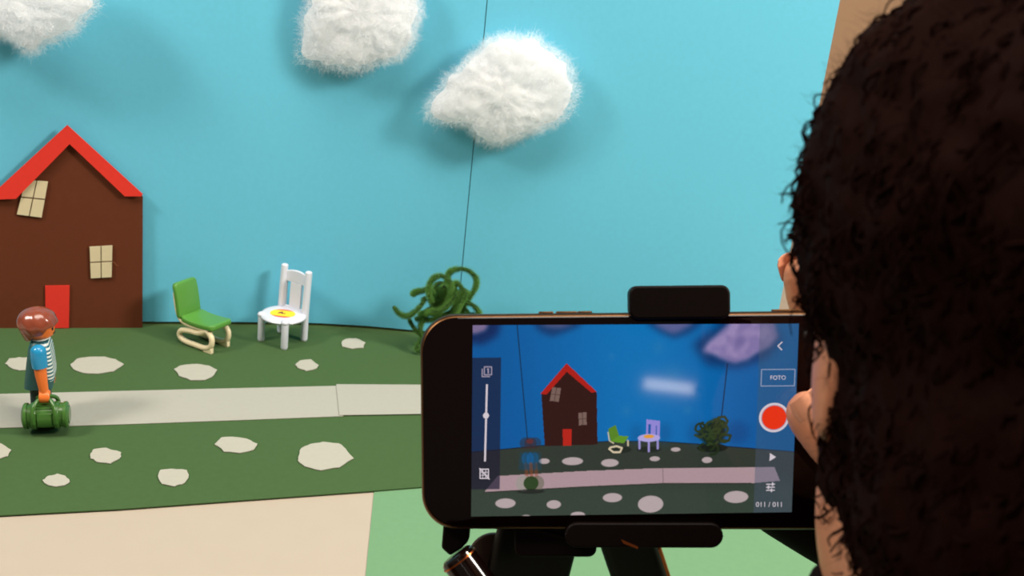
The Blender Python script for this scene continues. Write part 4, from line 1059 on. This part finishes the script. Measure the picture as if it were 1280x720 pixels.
    for s in (-1, 1):
        an = Vector((hip.x + s * 0.11, hip.y + 0.34, -0.70)); g = Geo()
        g.loft([[W(an + Vector((a * q, 0.045 + b * q, z))) for a, b in rrect(0.045, 0.115, 0.044, 8)] for z, q in ((-.05, .97), (-.046, 1), (-.02, .97), (0.01, .72), (0.03, .5))]); obj('shoe', g, 'sweater', root)
    # hair: cap, curls, loose strands.  A curl may grow where the scalp is (behind the hair line).
    def scalp(d): return Vector((d.x * 0.080, -0.012 + d.y * 0.094, 0.020 + d.z * 0.094))
    def hairy(d):
        # d in head space, y = face.  Hair line: above the brow in front, behind the cheek at the side
        return d.z > 0.50 + 0.30 * max(0, d.y) or d.y < 0.02 + 0.45 * d.z or (d.y < 0.30 and d.z > 0.05)
    g = Geo()
    def cel(c, r): g.ell(W(hl(*c)), r, hrot, 32, 22)
    cel((0, -0.020, 0.014), (0.081, 0.090, 0.070)); cel((0, -0.040, -0.030), (0.063, 0.058, 0.080)); cel((0, -0.036, -0.085), (0.053, 0.050, 0.055))
    for s in (-1, 1): cel((s * 0.046, -0.006, -0.014), (0.0225, 0.036, 0.064))
    cap = remeshed('hair', g, 'hair', root, 0.0026, 6)
    nrm_ = [v.normal.copy() for v in cap.data.vertices]
    for v, n_ in zip(cap.data.vertices, nrm_): v.co += n_ * (noise.fractal(v.co * 95, 0.8, 2.0, 3) * 0.0022 + noise.noise(v.co * 30) * 0.0018 - 0.0005)
    cap.data.update()
    g = Geo(); ns = 0
    def curl(p, d, length, rad, turns, thick):
        q = []; d = d.normalized(); a = d.orthogonal().normalized(); b = d.cross(a); ph0 = random.uniform(0, 6.28); N = int(turns * 6) + 2
        sag = hrot.transposed() @ Vector((0, 0, -1))
        for i in range(N + 1):
            t = i / N; c0 = p + d * length * t + sag * (0.005 * t * t)
            q.append(W(hl(*(c0 + (a * math.cos(ph0 + t * turns * 6.28) + b * math.sin(ph0 + t * turns * 6.28)) * rad * min(1, 4 * t)))))
        g.tube(q, [thick * (1 - 0.6 * i / N) for i in range(N + 1)], 4, cap=False)
    vs = cap.data.vertices; hi = hrot.transposed()
    for _ in range(9000):
        v = vs[random.randrange(len(vs))]
        p = hi @ (v.co + root_loc - HC); d = hi @ v.normal; down = Vector((0, -0.2, -1)); tg = (down - d * down.dot(d))
        if (p.y > 0.004 and p.z < 0.02) or (p.y > -0.010 and p.z < -0.05): continue
        rn = Vector((random.gauss(0, 1), random.gauss(0, 1), random.gauss(0, 1))); rn -= d * rn.dot(d)
        dirn = (tg * 0.6 + rn * 0.5).normalized() - d * 0.10
        curl(p - d * random.uniform(0, 0.0015), dirn, random.uniform(0.006, 0.013), random.uniform(0.0010, 0.0022), random.uniform(1.0, 1.8), random.uniform(0.0003, 0.0006))
    cu = raw_mesh('curls', g, 'hair', cap); cu['kind'] = 'stuff'
    g = Geo()
    for _ in range(9000):
        v = vs[random.randrange(len(vs))]
        dd = (v.normal * 0.7 + Vector((random.gauss(0, .6), random.gauss(0, .6), random.gauss(0, .6)))).normalized()
        ribbons(g, v.co.copy(), dd, random.uniform(0.003, 0.008), 0.00006, 0.35, 4)
    st = raw_mesh('loose_strands', g, 'hair', cap); st['kind'] = 'stuff'
    # stool
    sr = thing('stool', 'round wooden stool under the seated person', 'stool', (hip.x, hip.y, -0.75))
    obj('seat', Geo().loft([[Vector((0.17 * q * math.cos(a), 0.17 * q * math.sin(a), z)) for a in [2 * math.pi * k / 40 for k in range(40)]] for z, q in ((0.325, .96), (0.33, 1), (0.345, 1), (0.35, .97))]), 'stool', sr)
    for k in range(4):
        a = R(45 + 90 * k); obj('leg', Geo().cyl((0.17 * math.cos(a), 0.17 * math.sin(a), 0), (0.12 * math.cos(a), 0.12 * math.sin(a), 0.326), 0.014, 0.017, 16), 'stool', sr)
person()
